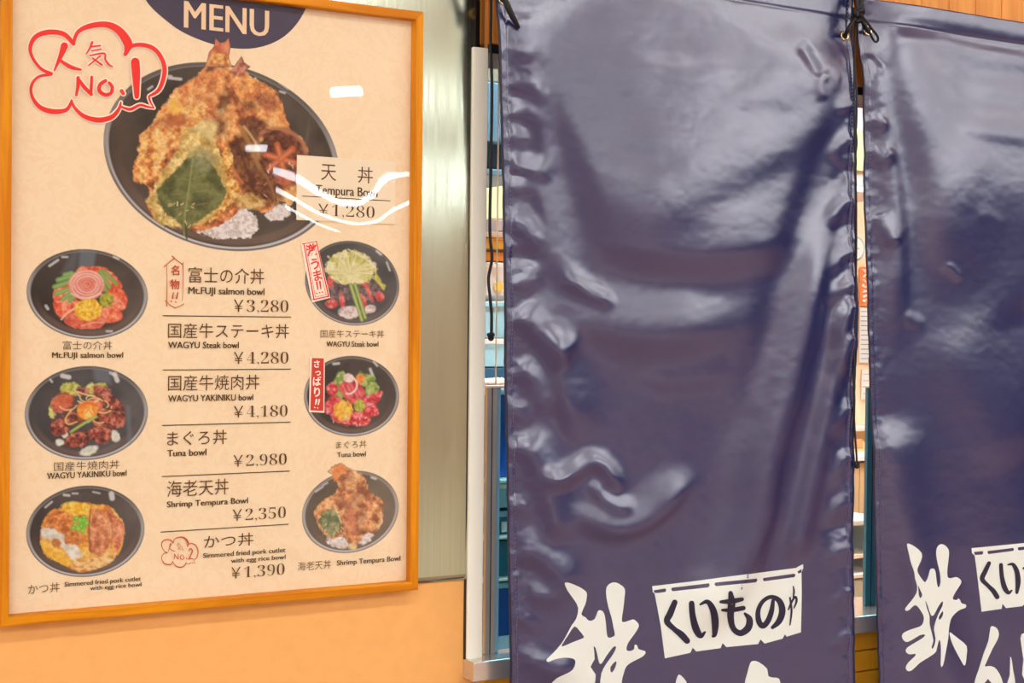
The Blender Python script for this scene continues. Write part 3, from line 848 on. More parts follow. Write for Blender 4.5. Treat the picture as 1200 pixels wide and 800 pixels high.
def rail(a, b, c, d, name, mat):
    """mitred rail: outer a-b, inner d-c (x, z pairs)"""
    v = []
    for y, k in ((-0.022, 0.0012), (-0.0035, 0)):
        v += [(q[0], y, q[1]) for q in (a, b, c, d)]
    f = [[3, 2, 1, 0], [4, 5, 6, 7], [0, 1, 5, 4], [1, 2, 6, 5], [2, 3, 7, 6], [3, 0, 4, 7]]
    bm = bmesh.new(); vs = [bm.verts.new(q) for q in v]
    for q in f:
        bm.faces.new([vs[i] for i in q])
    bmesh.ops.recalc_face_normals(bm, faces=bm.faces[:])
    bm.edges.ensure_lookup_table()
    ed = [e for e in bm.edges if all(abs(w.co.y + 0.022) < 1e-6 for w in e.verts) and ({e.verts[0].index, e.verts[1].index} in ({0, 1}, {2, 3}))]
    bm.verts.index_update()
    ed = [e for e in bm.edges if {e.verts[0].index, e.verts[1].index} in ({0, 1}, {2, 3})]
    bmesh.ops.bevel(bm, geom=ed, offset=0.002, segments=2, affect='EDGES', profile=0.6)
    bm.verts.index_update()
    mesh(name, [w.co[:] for w in bm.verts], [[w.index for w in q.verts] for q in bm.faces], mat, board)
    bm.free()


rail((BX0, BZ1), (BX1, BZ1), (IX1, IZ1), (IX0, IZ1), 'frame_rail', M['frame_x'])
rail((BX0, BZ0), (BX1, BZ0), (IX1, IZ0), (IX0, IZ0), 'frame_rail', M['frame_x'])
rail((BX0, BZ0), (BX0, BZ1), (IX0, IZ1), (IX0, IZ0), 'frame_rail', M['frame'])
rail((BX1, BZ0), (BX1, BZ1), (IX1, IZ1), (IX1, IZ0), 'frame_rail', M['frame'])

# washi paper sheet
mw = pbr('washi_paper', (236, 204, 164), 0.7, spec=0.1)
nt = mw.node_tree; bs = nt.nodes['Principled BSDF']
tc = nt.nodes.new('ShaderNodeTexCoord')
n1 = nt.nodes.new('ShaderNodeTexNoise'); n1.inputs['Scale'].default_value = 26; n1.inputs['Detail'].default_value = 5
n2 = nt.nodes.new('ShaderNodeTexNoise'); n2.inputs['Scale'].default_value = 46; n2.inputs['Detail'].default_value = 3; n2.inputs['Distortion'].default_value = 2.5
r1 = nt.nodes.new('ShaderNodeValToRGB'); r1.color_ramp.elements[0].position = 0.35; r1.color_ramp.elements[1].position = 0.68
r1.color_ramp.elements[0].color = (*lin((238, 213, 172)), 1); r1.color_ramp.elements[1].color = (*lin((240, 217, 178)), 1)
r2 = nt.nodes.new('ShaderNodeValToRGB')
for e_, (ps, v_) in zip([r2.color_ramp.elements[0], r2.color_ramp.elements[1], r2.color_ramp.elements.new(0.5)], [(0.482, 0), (0.518, 0), (0.5, 1)]):
    e_.position = ps; e_.color = (v_, v_, v_, 1)
mu = nt.nodes.new('ShaderNodeMath'); mu.operation = 'MULTIPLY'; mu.inputs[1].default_value = 0.4
mx = nt.nodes.new('ShaderNodeMix'); mx.data_type = 'RGBA'; mx.inputs['B'].default_value = (*lin((244, 225, 192)), 1)
nt.links.new(tc.outputs['Object'], n1.inputs['Vector']); nt.links.new(tc.outputs['Object'], n2.inputs['Vector'])
nt.links.new(n1.outputs['Fac'], r1.inputs[0]); nt.links.new(n2.outputs['Fac'], r2.inputs[0])
nt.links.new(r2.outputs[0], mu.inputs[0]); nt.links.new(mu.outputs[0], mx.inputs['Factor']); nt.links.new(r1.outputs[0], mx.inputs['A'])
nt.links.new(mx.outputs['Result'], bs.inputs['Base Color'])
sheet = MB().box(IX0 - 0.004, IX1 + 0.004, YS, YS + 0.004, IZ0 - 0.004, IZ1 + 0.004).build('print_sheet', mw, board)

# clear acrylic cover, a little buckled near the price label
GX = [285, 325, 345, 375, 400, 420, 440, 460, 480, 497, 520]
GY = [222, 228, 235, 250, 258, 257, 245, 222, 208, 201, 200]
xs = np.linspace(IX0 - 0.003, IX1 + 0.003, 220); zs = np.linspace(IZ0 - 0.003, IZ1 + 0.003, 260)
XX, ZZ = np.meshgrid(xs, zs)
PX, PY = proj(XX, -0.013, ZZ)
tilt = (np.interp(PX, GX, GY) - 201.0) / F / 2.0
zc = float(P(420, 250, -0.013)[2]); sz = 0.055
hh = -tilt * sz * np.tanh((ZZ - zc) / sz) * np.exp(-((ZZ - zc) / 0.105) ** 4) + 0.10 * warp(XX * 1.3 + 3, ZZ * 1.3)
hh = np.clip(hh, -0.0026, 0.006)
r, c = XX.shape
fq = [[j * c + i, j * c + i + 1, (j + 1) * c + i + 1, (j + 1) * c + i] for j in range(r - 1) for i in range(c - 1)]
M['acrylic'] = clear_sheet('clear_acrylic', (1, 1, 1), 0.012, 1.49, boost=1.0)
mesh('acrylic_cover', np.stack([XX, -0.0135 - hh, ZZ], -1).reshape(-1, 3), fq, M['acrylic'], board, smooth=True)


# --- inks: shapes and writing on the sheet
def fill(name, polys, mat, parent, y, thick=0.0):
    """flat filled shape; further polygons inside the first are holes"""
    cu = bpy.data.curves.new(name, 'CURVE'); cu.dimensions = '2D'; cu.fill_mode = 'BOTH'
    for pl in polys:
        sp = cu.splines.new('POLY'); sp.points.add(len(pl) - 1); sp.use_cyclic_u = True
        for q, (x, z) in zip(sp.points, pl):
            q.co = (x, z, 0, 1)
    tmp = bpy.data.objects.new(name, cu); COL.objects.link(tmp)
    bpy.context.view_layer.update()
    me = bpy.data.meshes.new_from_object(tmp.evaluated_get(bpy.context.evaluated_depsgraph_get()))
    v = np.array([q.co[:] for q in me.vertices]); f = [list(q.vertices) for q in me.polygons]
    bpy.data.objects.remove(tmp); bpy.data.curves.remove(cu); bpy.data.meshes.remove(me)
    if y is None:
        return v[:, :2], f
    return mesh(name, np.stack([v[:, 0], np.full(len(v), y), v[:, 1]], 1), f, mat, parent)


def pl(pts, y=YI, sub=1):
    q = P([a for a, b in pts], [b for a, b in pts], y)
    q = np.stack([q[:, 0], q[:, 2]], 1)
    return catmull(q, sub, True) if sub > 1 else q


def ribbon(pts, sub=5, k=1.0, add=0.0):
    """brush stroke in photo units: (x, y, width) -> strip vertices and faces"""
    p = catmull(pts, sub)
    xy = p[:, :2]; w = np.maximum(p[:, 2], 0.2) * k / 2 + add
    t = np.gradient(xy, axis=0); t /= np.linalg.norm(t, axis=1)[:, None] + 1e-9
    n = np.stack([-t[:, 1], t[:, 0]], 1)
    v = np.concatenate([xy + n * w[:, None], xy - n * w[:, None]])
    m = len(xy)
    f = [[i, i + 1, m + i + 1, m + i] for i in range(m - 1)]
    # round ends
    for e, s in ((0, -1), (m - 1, 1)):
        b = len(v); a0 = math.atan2(n[e, 1], n[e, 0])
        arc = [xy[e] + w[e] * np.array([math.cos(a0 - s * a), math.sin(a0 - s * a)]) for a in np.linspace(0, math.pi, 7)]
        v = np.concatenate([v, arc]); f.append(list(range(b, b + 7)))
    return v, f


def strokes(name, lst, mat, parent, y, sub=5, k=1.0, add=0.0):
    mb = MB()
    for i_, s_ in enumerate(lst):
        v, f = ribbon(s_, sub, k, add)
        q = P(v[:, 0], v[:, 1], y - i_ * 0.00003)
        q[:, 1] -= np.linspace(0, 0.00002, len(q))
        mb.add(q, f)
    return mb.build(name, mat, parent)


FONT_CACHE = {}


def glyphs(s, off=0.0, shear=0.0):
    cu = bpy.data.curves.new('writing', 'FONT'); cu.body = s; cu.resolution_u = 3; cu.offset = off; cu.shear = shear
    tmp = bpy.data.objects.new('writing', cu); COL.objects.link(tmp)
    bpy.context.view_layer.update()
    me = bpy.data.meshes.new_from_object(tmp.evaluated_get(bpy.context.evaluated_depsgraph_get()))
    v = np.array([q.co[:2] for q in me.vertices]); f = [list(q.vertices) for q in me.polygons]
    bpy.data.objects.remove(tmp); bpy.data.curves.remove(cu); bpy.data.meshes.remove(me)
    return v, f


def write(name, s, x0, x1, yt, yb, mat, parent, y=YI, off=0.0, latin=False, xat=None):
    """writing that fills photo columns x0..x1 and, at its left end, rows yt..yb (Latin: cap top to baseline)"""
    v, f = glyphs(s, 0.0 if latin and off < .02 else off)
    if latin:
        n_ = len(v); e_ = 0.020; v = np.concatenate([v + (e_, 0), v - (e_, 0), v + (0, 0)]); f = f + [[i + n_ for i in q] for q in f] + [[i + 2 * n_ for i in q] for q in f]
    a = P(x0, (yt + yb) / 2, y); b = P(x1, (yt + yb) / 2, y)
    xa = x0 if xat is None else xat
    z1 = P(xa, yt, y)[2]; z0 = P(xa, yb, y)[2]
    lo = v.min(0); hi = v.max(0)
    base = 0.0 if latin else lo[1]
    X = a[0] + (v[:, 0] - lo[0]) / (hi[0] - lo[0]) * (b[0] - a[0])
    Z = z0 + (v[:, 1] - base) / (hi[1] - base) * (z1 - z0)
    yy = np.full(len(X), y)
    if latin:
        yy = y - np.repeat([0, 2e-5, 4e-5], len(X) // 3)
    return mesh(name, np.stack([X, yy, Z], 1), f, mat, parent)


def digits(s):
    return ''.join(chr(0x1D7CE + int(ch)) if ch.isdigit() else ch for ch in s)


def price(s, x0, x1, yt, yb, parent, y=YI, mat=None):
    v1, f1 = glyphs('\uffe5', -0.004); v2, f2 = glyphs(digits(s), -0.021)
    v1 = v1 - v1.min(0); v1 = v1 / v1.max(0) * np.array([0.60, 0.70])
    sp = v2[:, 0].min(); v2 = v2.copy(); v2[:, 0] = (v2[:, 0] - sp) * 1.12 + 0.82
    v = np.concatenate([v1, v2]); f = f1 + [[i + len(v1) for i in q] for q in f2]
    a = P(x0, (yt + yb) / 2, y); b = P(x1, (yt + yb) / 2, y)
    z1 = P(x0, yt, y)[2]; z0 = P(x0, yb, y)[2]
    X = a[0] + v[:, 0] / v[:, 0].max() * (b[0] - a[0]); Z = z0 + v[:, 1] / 0.71 * (z1 - z0)
    return mesh('price', np.stack([X, np.full(len(X), y), Z], 1), f, mat or M['ink'], parent)


# navy header with the word MENU
ell = [(-4 + 0, -40)]
arc = [(163, -16), (171, 0), (179, 10), (190, 20), (209, 34.5), (228, 44), (247, 51), (266, 55.5), (284, 57), (300, 56), (318, 51), (334, 42), (347, 29), (356, 15), (360, 4), (362, -4)]
hd = pl(catmull(arc, 4).tolist(), YP)
hd = np.concatenate([hd, [[hd[-1, 0] + 0.001, IZ1], [hd[0, 0] - 0.004, IZ1]]])
hd[:, 1] = np.minimum(hd[:, 1], IZ1)
fill('header_patch', [hd], M['navy_ink'], sheet, YP + 0.0003)
write('header_word', 'MENU', 215.5, 315.5, 1.0, 32.0, M['cream_ink'], sheet, YI, 0.012, True)

pic_tempura(sheet, YP); pic_salmon(sheet, YP); pic_yakiniku(sheet, YP); pic_katsu(sheet, YP)
pic_steak(sheet, YP); pic_tuna(sheet, YP); pic_shrimp(sheet, YP)

K = M['ink']; E2 = M['ink2']
for s, a in {'富士の介丼': (221, 309.5, 312.3, 331), '国産牛ステーキ丼': (197, 338.8, 378.3, 396), '国産牛焼肉丼': (197, 304, 439.6, 457.8), 'まぐろ丼': (196, 266, 505, 522.5),
             '海老天丼': (195.8, 268, 563.5, 582.5), 'かつ丼': (239, 297, 627.5, 642.5)}.items():
    write('dish_name', s, *a, K, sheet, off=-0.003)
for s, a in {'富士の介丼': (73.5, 131.6, 399.2, 409.6), '国産牛焼肉丼': (63.4, 140, 541.4, 552), 'かつ丼': (33, 70, 684.6, 696.4), '国産牛ステーキ丼': (375.7, 450, 386.3, 395.4),
             'まぐろ丼': (393.7, 429.7, 517, 525.6), '海老天丼': (349, 388, 658.6, 669)}.items():
    write('caption_name', s, *a, K, sheet, off=-0.006)
for s, a in {'Mt.FUJI salmon bowl': (220.7, 310, 336, 344), 'WAGYU Steak bowl': (197, 280, 400.2, 407.8), 'WAGYU YAKINIKU bowl': (197, 296.8, 463, 470.6), 'Tuna bowl': (196, 242, 527.2, 534.8),
             'Shrimp Tempura Bowl': (195.5, 290.7, 587.4, 594.4), 'Simmered fried pork cutlet': (238, 334.7, 648, 653.6), 'with egg rice bowl': (270.5, 334.7, 654.2, 659.4)}.items():
    write('english_name', s, *a, E2, sheet, off=0.013, latin=True)
for s, a in {'Mt.FUJI salmon bowl': (61, 144.4, 412.6, 419.2), 'WAGYU YAKINIKU bowl': (55, 148.4, 554, 561.2), 'Simmered fried pork cutlet': (75.6, 165, 681.8, 687.2), 'with egg rice bowl': (105.6, 165.6, 686.6, 691.4),
             'WAGYU Steak bowl': (382.4, 443.5, 399.6, 406), 'Tuna bowl': (395, 428.8, 529.8, 535.6), 'Shrimp Tempura Bowl': (394.7, 469.3, 656.4, 662.4)}.items():
    write('caption_english', s, *a, E2, sheet, off=0.012, latin=True)
for s, a in {'3,280': (274, 338, 350.6, 365), '4,280': (274, 338, 412, 426.2), '4,180': (274, 337, 475.4, 489.2), '2,980': (273.5, 336, 533, 546.6), '2,350': (272.5, 335, 596.6, 610.4), '1,390': (271, 333.5, 664.4, 678)}.items():
    price(s, *a, sheet)
for (xa, ya, xb, yb) in [(190.7, 369.6, 341, 371.5), (190.7, 433.3, 341, 432.3), (190.2, 498.2, 340.5, 494.5), (189.5, 558.3, 339.5, 551.6), (188, 623.5, 338, 613.7)]:
    q = P([xa, xb], [(ya + yb) / 2] * 2, YI); z = P([xa, xb], [ya, yb], YI)[:, 2].mean()
    MB().add([(q[0, 0], YI, z - .0005), (q[1, 0], YI, z - .0005), (q[1, 0], YI, z + .0005), (q[0, 0], YI, z + .0005)], [[0, 1, 2, 3]]).build('divider_line', E2, sheet)

# popularity badges: a brushed cloud with writing
CL = [[(345, 205, 18), (300, 160, 22), (230, 150, 24), (170, 170, 22), (143, 215, 18), (150, 265, 14), (190, 320, 14), (240, 345, 16)],
      [(240, 348, 14), (180, 360, 12), (148, 400, 14), (150, 450, 14), (185, 500, 20), (245, 522, 24), (310, 515, 18), (335, 475, 12)],
      [(335, 470, 10), (350, 505, 14), (395, 545, 20), (460, 562, 24), (520, 550, 22), (555, 515, 16), (567, 480, 8)],
      [(565, 498, 8), (610, 512, 14), (655, 492, 12), (690, 500, 10), (722, 506, 5)], [(722, 506, 5), (706, 480, 8), (698, 455, 10)],
      [(700, 450, 10), (745, 420, 18), (770, 350, 20), (765, 290, 20), (730, 235, 20), (680, 212, 20), (620, 215, 18), (588, 252, 20)],
      [(345, 200, 14), (365, 150, 18), (420, 122, 24), (500, 115, 28), (560, 145, 36), (600, 205, 42), (590, 246, 18)]]
NIN = [[(302, 215, 34), (285, 262, 22), (255, 330, 8)], [(274, 275, 8), (300, 295, 16), (335, 315, 18), (378, 326, 10)]]
KI = [[(432, 198, 12), (422, 225, 10), (404, 252, 6)], [(428, 218, 8), (470, 214, 8)], [(430, 238, 7), (474, 230, 7)], [(422, 260, 7), (488, 250, 9), (494, 280, 9), (512, 304, 10), (528, 312, 6)], [(434, 272, 7), (478, 304, 9)], [(470, 262, 8), (416, 306, 6)]]
NO_ = [[(366, 364, 16), (365, 405, 16), (358, 446, 12)], [(364, 366, 14), (395, 408, 18), (428, 442, 16)], [(430, 360, 12), (428, 405, 14), (426, 440, 14)],
       [(495, 378, 16), (470, 396, 18), (466, 425, 18), (492, 444, 18), (520, 436, 16), (526, 408, 16), (512, 388, 14)], [(570, 426, 18), (578, 438, 16)]]
ONE = [[(634, 290, 40), (638, 350, 38), (641, 452, 22)]]
TWO = [[(610, 320, 16), (640, 285, 26), (672, 320, 28), (640, 390, 26), (610, 440, 20)], [(608, 442, 18), (650, 432, 20), (690, 440, 16)]]


def badge(tr, parts, mat, k, white, name):
    L = [[(*tr(x, y_), w * k) for x, y_, w in s_] for s_ in parts]
    if white:
        a = strokes(name, L, mat, sheet, YO, 5)
        a['label'] = 'red brushed cloud badge with a white edge'
        strokes('badge_white_edge', L, M['white_ink'], a, YI + 0.0003, 5, 1.0, 1.6)
    else:
        a = strokes(name, L, mat, sheet, YI, 5)


badge(lambda x, y_: (x / 4, y_ / 4), CL + NIN + KI + NO_ + ONE, M['red_ink'], 0.25, True, 'popularity_badge')
badge(lambda x, y_: (188.7 + (x - 133) / 647 * 44, 628 + (y_ - 100) / 475 * 37.5 - (x - 133) / 647 * 0.0), CL + NIN + KI + NO_ + TWO, M['brick_ink'], 0.055, False, 'popularity_badge')


def vertical(name, chars, pts, size, mat, parent, y, off=0.02, rot=0.0, squash=1.0):
    mb = MB()
    for ch, (cx, cy), sz_ in zip(chars, pts, size if hasattr(size, '__len__') else [size] * len(pts)):
        v, f = glyphs(ch, off)
        v = v - (v.min(0) + v.max(0)) / 2
        a = math.radians(rot)
        x = v[:, 0] * math.cos(a) * squash + v[:, 1] * math.sin(a); yy = -v[:, 1] * math.cos(a) + v[:, 0] * math.sin(a)
        mb.add(P(cx + x * sz_, cy + yy * sz_, y), f)
    return mb.build(name, mat, parent)


Z1 = lambda L: [(170 + x / 6.667, 290 + y_ / 6.667, w / 6.667) for x, y_, w in L]
tg = strokes('specialty_tag', [Z1(q) for q in [[(148, 150, 8), (190, 115, 6), (228, 84, 8)], [(212, 66, 8), (250, 100, 6), (296, 132, 6)], [(170, 140, 4), (172, 300, 5), (170, 455, 8)], [(296, 118, 7), (297, 270, 5), (292, 415, 3)], [(156, 412, 5), (195, 448, 6), (234, 470, 6)], [(234, 472, 6), (268, 458, 5), (303, 440, 6)],
                                               [(222, 352, 8), (214, 394, 12)], [(256, 352, 10), (246, 396, 14)], [(204, 418, 10), (208, 422, 8)], [(238, 424, 10), (242, 428, 8)]]], M['brick_ink'], sheet, YI, 3)
vertical('specialty_tag_writing', '名物', [(205.3, 316.6), (205, 333)], 12.2, M['brick_ink'], tg, YI - .0001, 0.02, 0, 0.95)

Z2 = lambda L: [(340 + a / 6.667, 260 + b / 6.667) for a, b in L]
tg = fill('steak_tag', [pl(Z2([(82, 163), (206, 142), (314, 592), (172, 628)]), YI)], M['white_ink'], sheet, YI)
tg['label'] = 'slanting white tag with a red border'
Z3 = lambda L: [(340 + x / 6.667, 260 + y_ / 6.667, w / 6.667) for x, y_, w in L]
strokes('steak_tag_border', [Z3(q) for q in [[(96, 172, 7), (204, 152, 7)], [(108, 175, 8), (186, 605, 10)], [(124, 195, 4), (198, 585, 4)], [(204, 150, 8), (300, 580, 10)], [(192, 170, 4), (280, 570, 4)], [(180, 606, 10), (304, 580, 10)], [(198, 586, 4), (284, 568, 4)]]], M['red_ink'], tg, YI - .00012, 2)
vertical('steak_tag_writing', '激うま', [(365.5, 292.5), (369, 309), (372, 322.5)], [14.5, 14.5, 14], M['red_ink'], tg, YI - .00012, 0.025, -13, 0.9)
strokes('steak_tag_marks', [Z3(q) for q in [[(208, 470, 14), (216, 525, 10)], [(232, 466, 14), (240, 522, 10)], [(206, 556, 10), (212, 560, 8)], [(228, 550, 10), (232, 554, 8)], [(250, 546, 10), (254, 550, 8)]]], M['red_ink'], tg, YI - .00012, 2)

T1 = lambda L: [(340 + a / 6.667, 370 + b / 6.667) for a, b in L]
tg = fill('tuna_tag', [pl(T1([(155, 322), (270, 326), (268, 757), (148, 750)]), YI)], M['white_ink'], sheet, YI)
tg['label'] = 'red upright tag with a white edge'
fill('tuna_tag_field', [pl(T1([(170, 328), (264, 331), (260, 742), (158, 738)]), YI - .0001)], M['brick_ink'] if False else pbr('tag_red', (206, 62, 50), .6, spec=.1), tg, YI - .0001)
vertical('tuna_tag_writing', 'さっぱり', [(340 + 208 / 6.667, 370 + 375 / 6.667), (340 + 218 / 6.667, 370 + 448 / 6.667), (340 + 210 / 6.667, 370 + 510 / 6.667), (340 + 210 / 6.667, 370 + 595 / 6.667)], [9.6, 9.6, 11.5, 12.5], M['white_ink'], tg, YI - .0002, 0.03, 0, 0.9)
T2 = lambda L: [(340 + x / 6.667, 370 + y_ / 6.667, w / 6.667) for x, y_, w in L]
strokes('tuna_tag_marks', [T2(q) for q in [[(206, 655, 14), (198, 690, 10)], [(228, 655, 14), (220, 692, 10)], [(190, 714, 9), (193, 717, 8)], [(214, 718, 9), (217, 720, 8)]]], M['white_ink'], tg, YI - .0002, 2)

# price label of the big tempura bowl
q = P([347.5, 463.2], [221, 221], YI); za = float(P(347.5, 181.5, YI)[2]); zb2 = float(P(347.5, 257.5, YI)[2])
lab = MB().box(q[0, 0], q[1, 0], YO - 0.0003, YI + .0002, zb2, za).build('price_label', M['label'], board)
lab['label'] = 'pale cream price label'
YL = YO - 0.0006
write('dish_name', '天', 376.3, 394, 192, 211, K, lab, YL, -0.002)
write('dish_name', '丼', 419.3, 437, 195, 214, K, lab, YL, -0.002, xat=419)
write('english_name', 'Tempura Bowl', 370, 442.5, 216.4, 227, E2, lab, YL, 0.016, True)
q = P([354, 457.5], [232, 232], YL); z = float(P(354, 229.6, YL)[2])
MB().add([(q[0, 0], YL, z - .0005), (q[1, 0], YL, z - .0005), (q[1, 0], YL, z + .0005), (q[0, 0], YL, z + .0005)], [[0, 1, 2, 3]]).build('divider_line', E2, lab)
price('1,280', 373, 439, 238.4, 252.5, lab, YL)


# ------------------------------------------------------------------ the two navy banners
YF = -0.055
M['cloth'] = pbr('navy_nylon', (27, 35, 86), 0.27, spec=0.75, bump=0.05, nscale=900)
M['cloth'].node_tree.nodes['Principled BSDF'].inputs['IOR'].default_value = 1.78
M['cloth'].node_tree.nodes['Principled BSDF'].inputs['Sheen Weight'].default_value = 0.0
M['binding'] = pbr('dark_navy_binding', (26, 24, 52), 0.55)
M['thread'] = pbr('grey_thread', (112, 108, 138), 0.6)
M['print_white'] = pbr('cream_banner_print', (226, 234, 226), 0.5, spec=0.3)


def sstep(t):
    t = np.clip(t, 0, 1)
    return t * t * (3 - 2 * t)


def blur(a, s):
    k = int(3 * s) + 1
    w = np.exp(-(np.arange(-k, k + 1) / s) ** 2 / 2); w /= w.sum()
    a = np.pad(a, k, mode='edge')
    a = sum(w[i] * a[:, i:a.shape[1] - 2 * k + i] for i in range(2 * k + 1))
    return sum(w[i] * a[i:a.shape[0] - 2 * k + i] for i in range(2 * k + 1))


def ridge(px, py, pts, amp, sl, sr, e0=0.0, e1=0.0, sub=5):
    """fold along a line: smooth crest, width sl to the left of the way it runs, sr to the right (photo units)"""
    p = catmull(pts, sub)
    best = np.full(px.shape, 1e9); side = np.zeros(px.shape); along = np.zeros(px.shape)
    seg = np.linalg.norm(np.diff(p, axis=0), axis=1); L = seg.sum(); acc = 0.0
    for a, b, l in zip(p[:-1], p[1:], seg):
        e = b - a
        t = np.clip(((px - a[0]) * e[0] + (py - a[1]) * e[1]) / (l * l + 1e-9), 0, 1)
        dx = px - a[0] - e[0] * t; dy = py - a[1] - e[1] * t
        d = dx * dx + dy * dy
        m = d < best
        best = np.where(m, d, best); side = np.where(m, e[0] * dy - e[1] * dx, side); along = np.where(m, (acc + l * t) / L, along)
        acc += l
    d = np.sqrt(best)
    s = np.where(side < 0, sl, sr) if False else np.where(side > 0, sr, sl)
    h = np.exp(-(d / s) ** 2)
    if e0 > 0:
        h *= sstep(along / e0)
    if e1 > 0:
        h *= sstep((1 - along) / e1)
    return amp * 0.0014 * h


# folds: points, height in mm, width on the left / right hand of travel, fades at the ends
# (image y runs down: travelling down the picture, the right hand is the picture's left)
FOLD1 = [
    # the two long diagonals that fall from the tied corners
    ([(590, -20), (632, 82), (660, 140), (681, 190), (700, 250), (717, 292), (742, 330)], 9, 240, 20, 0.2, 0.35),
    ([(596, 60), (614, 84), (630, 124), (634, 180), (640, 200)], 2.5, 7, 16, 0.2, 0.3),
    ([(600, 190), (614, 205), (632, 240), (641, 285), (654, 322), (670, 350)], 3.4, 30, 9, 0.15, 0.2),
    ([(990, 30), (968, 82), (952, 131), (934, 172), (914, 229), (898, 274), (880, 330), (866, 380), (850, 445), (834, 510)], 9, 20, 240, 0.15, 0.3),
    ([(972, 220), (954, 300), (936, 385), (918, 462), (897, 535), (882, 615), (850, 690), (800, 740)], 13, 18, 34, 0.25, 0.1),
    ([(992, 300), (982, 402), (966, 475), (949, 551), (932, 623), (918, 665)], 7.5, 15, 11, 0.2, 0.1),
    # the hollow between them and the swags below
    ([(640, 336), (690, 382), (750, 396), (800, 392), (856, 352)], 4.5, 46, 17, 0.25, 0.3),
    ([(650, 322), (674, 338), (700, 350), (716, 346)], 4, 12, 9, 0.3, 0.3),
    ([(742, 436), (790, 448), (856, 430)], 2.2, 18, 10, 0.3, 0.3),
    ([(622, 556), (650, 562), (672, 552), (690, 541), (706, 549), (717, 567), (712, 582)], 5, 11, 9, 0.2, 0.2),
    ([(664, 588), (690, 612), (718, 622), (745, 616), (775, 596), (820, 545)], 7, 28, 10, 0.25, 0.3),
    ([(690, 560), (700, 580), (720, 592), (745, 590)], 3, 10, 8, 0.2, 0.3),
    ([(636, 370), (652, 440), (674, 525)], 7, 30, 11, 0.25, 0.3),
    ([(598, 366), (628, 396), (658, 430)], 6, 26, 9, 0.15, 0.2), ([(600, 428), (622, 450), (638, 492)], 5, 22, 9, 0.15, 0.3), ([(600, 512), (624, 548), (654, 640)], 6.5, 26, 10, 0.15, 0.2), ([(600, 646), (640, 664), (668, 698)], 5, 24, 10, 0.15, 0.3),
    ([(606, 108), (626, 150), (632, 196), (624, 206)], 2.5, 20, 7, 0.2, 0.2), ([(596, 268), (612, 262), (626, 290), (636, 330)], 2.5, 10, 14, 0.2, 0.3),
    ([(610, 690), (640, 700), (668, 690)], 4, 14, 9, 0.3, 0.3),
    ([(600, 760), (640, 784), (680, 780)], 5, 18, 12, 0.3, 0.3),
    # creases across the top
    ([(650, 62), (740, 92), (830, 104), (930, 96), (985, 60)], 1.0, 26, 20, 0.2, 0.1),
    ([(680, 104), (740, 112), (800, 120), (880, 124), (950, 130)], 0.4, 20, 7, 0.2, 0.2),
    ([(700, 66), (770, 84), (815, 88), (855, 60)], 2.0, 20, 16, 0.3, 0.3),
    ([(700, 186), (740, 190), (800, 200)], -1.5, 18, 14, 0.3, 0.4),
    ([(930, 50), (944, 78), (952, 96)], -2, 6, 7, 0.2, 0.2),
    ([(960, 84), (950, 100), (956, 120)], 1.5, 6, 6, 0.2, 0.2),
    ([(700, 236), (760, 258), (830, 262), (880, 246)], 1.2, 40, 20, 0.3, 0.3),
]
for k, (y_, ln, dy, a) in enumerate([(62, 26, 4, 3), (98, 34, 22, 4), (130, 30, 18, 4), (160, 22, 10, 3), (196, 40, 12, 5), (204, 26, -6, -3), (224, 24, -4, 3), (262, 30, 30, 4), (300, 36, 8, -4), (334, 34, -8, 4),
                                     (480, 22, 10, 3), (590, 24, 10, 3), (662, 36, 6, -3), (716, 30, 26, 4)]):
    FOLD1.append(([(590 + y_ * 0.008, y_), (593 + ln * 0.65, y_ + dy * 0.4), (593 + ln * 1.3, y_ + dy * 1.2)], a * 0.62, 12, 7, 0.12, 0.5))
for k, (x_, y_, ln, dy, a) in enumerate([(998, 120, 24, 20, 3.5), (998, 160, 30, 34, 4), (999, 196, 26, 30, -3), (999, 232, 36, 40, 4.5), (1000, 262, 30, 20, -3), (1000, 292, 34, 36, 5), (1000, 330, 40, 30, 4), (999, 352, 28, 60, 5),
                                         (998, 392, 24, 50, 4.5), (998, 440, 20, 40, -3), (997, 476, 26, 40, 4), (996, 530, 26, 44, 4), (996, 584, 30, 30, 4), (996, 612, 34, 20, -3), (996, 640, 30, 24, 4), (996, 690, 24, 30, 3.5), (998, 740, 26, 30, 4)]):
    FOLD1.append(([(x_, y_), (x_ - ln * 0.55, y_ + dy * 0.3), (x_ - ln, y_ + dy)], a * 0.7, 8, 9, 0.12, 0.5))
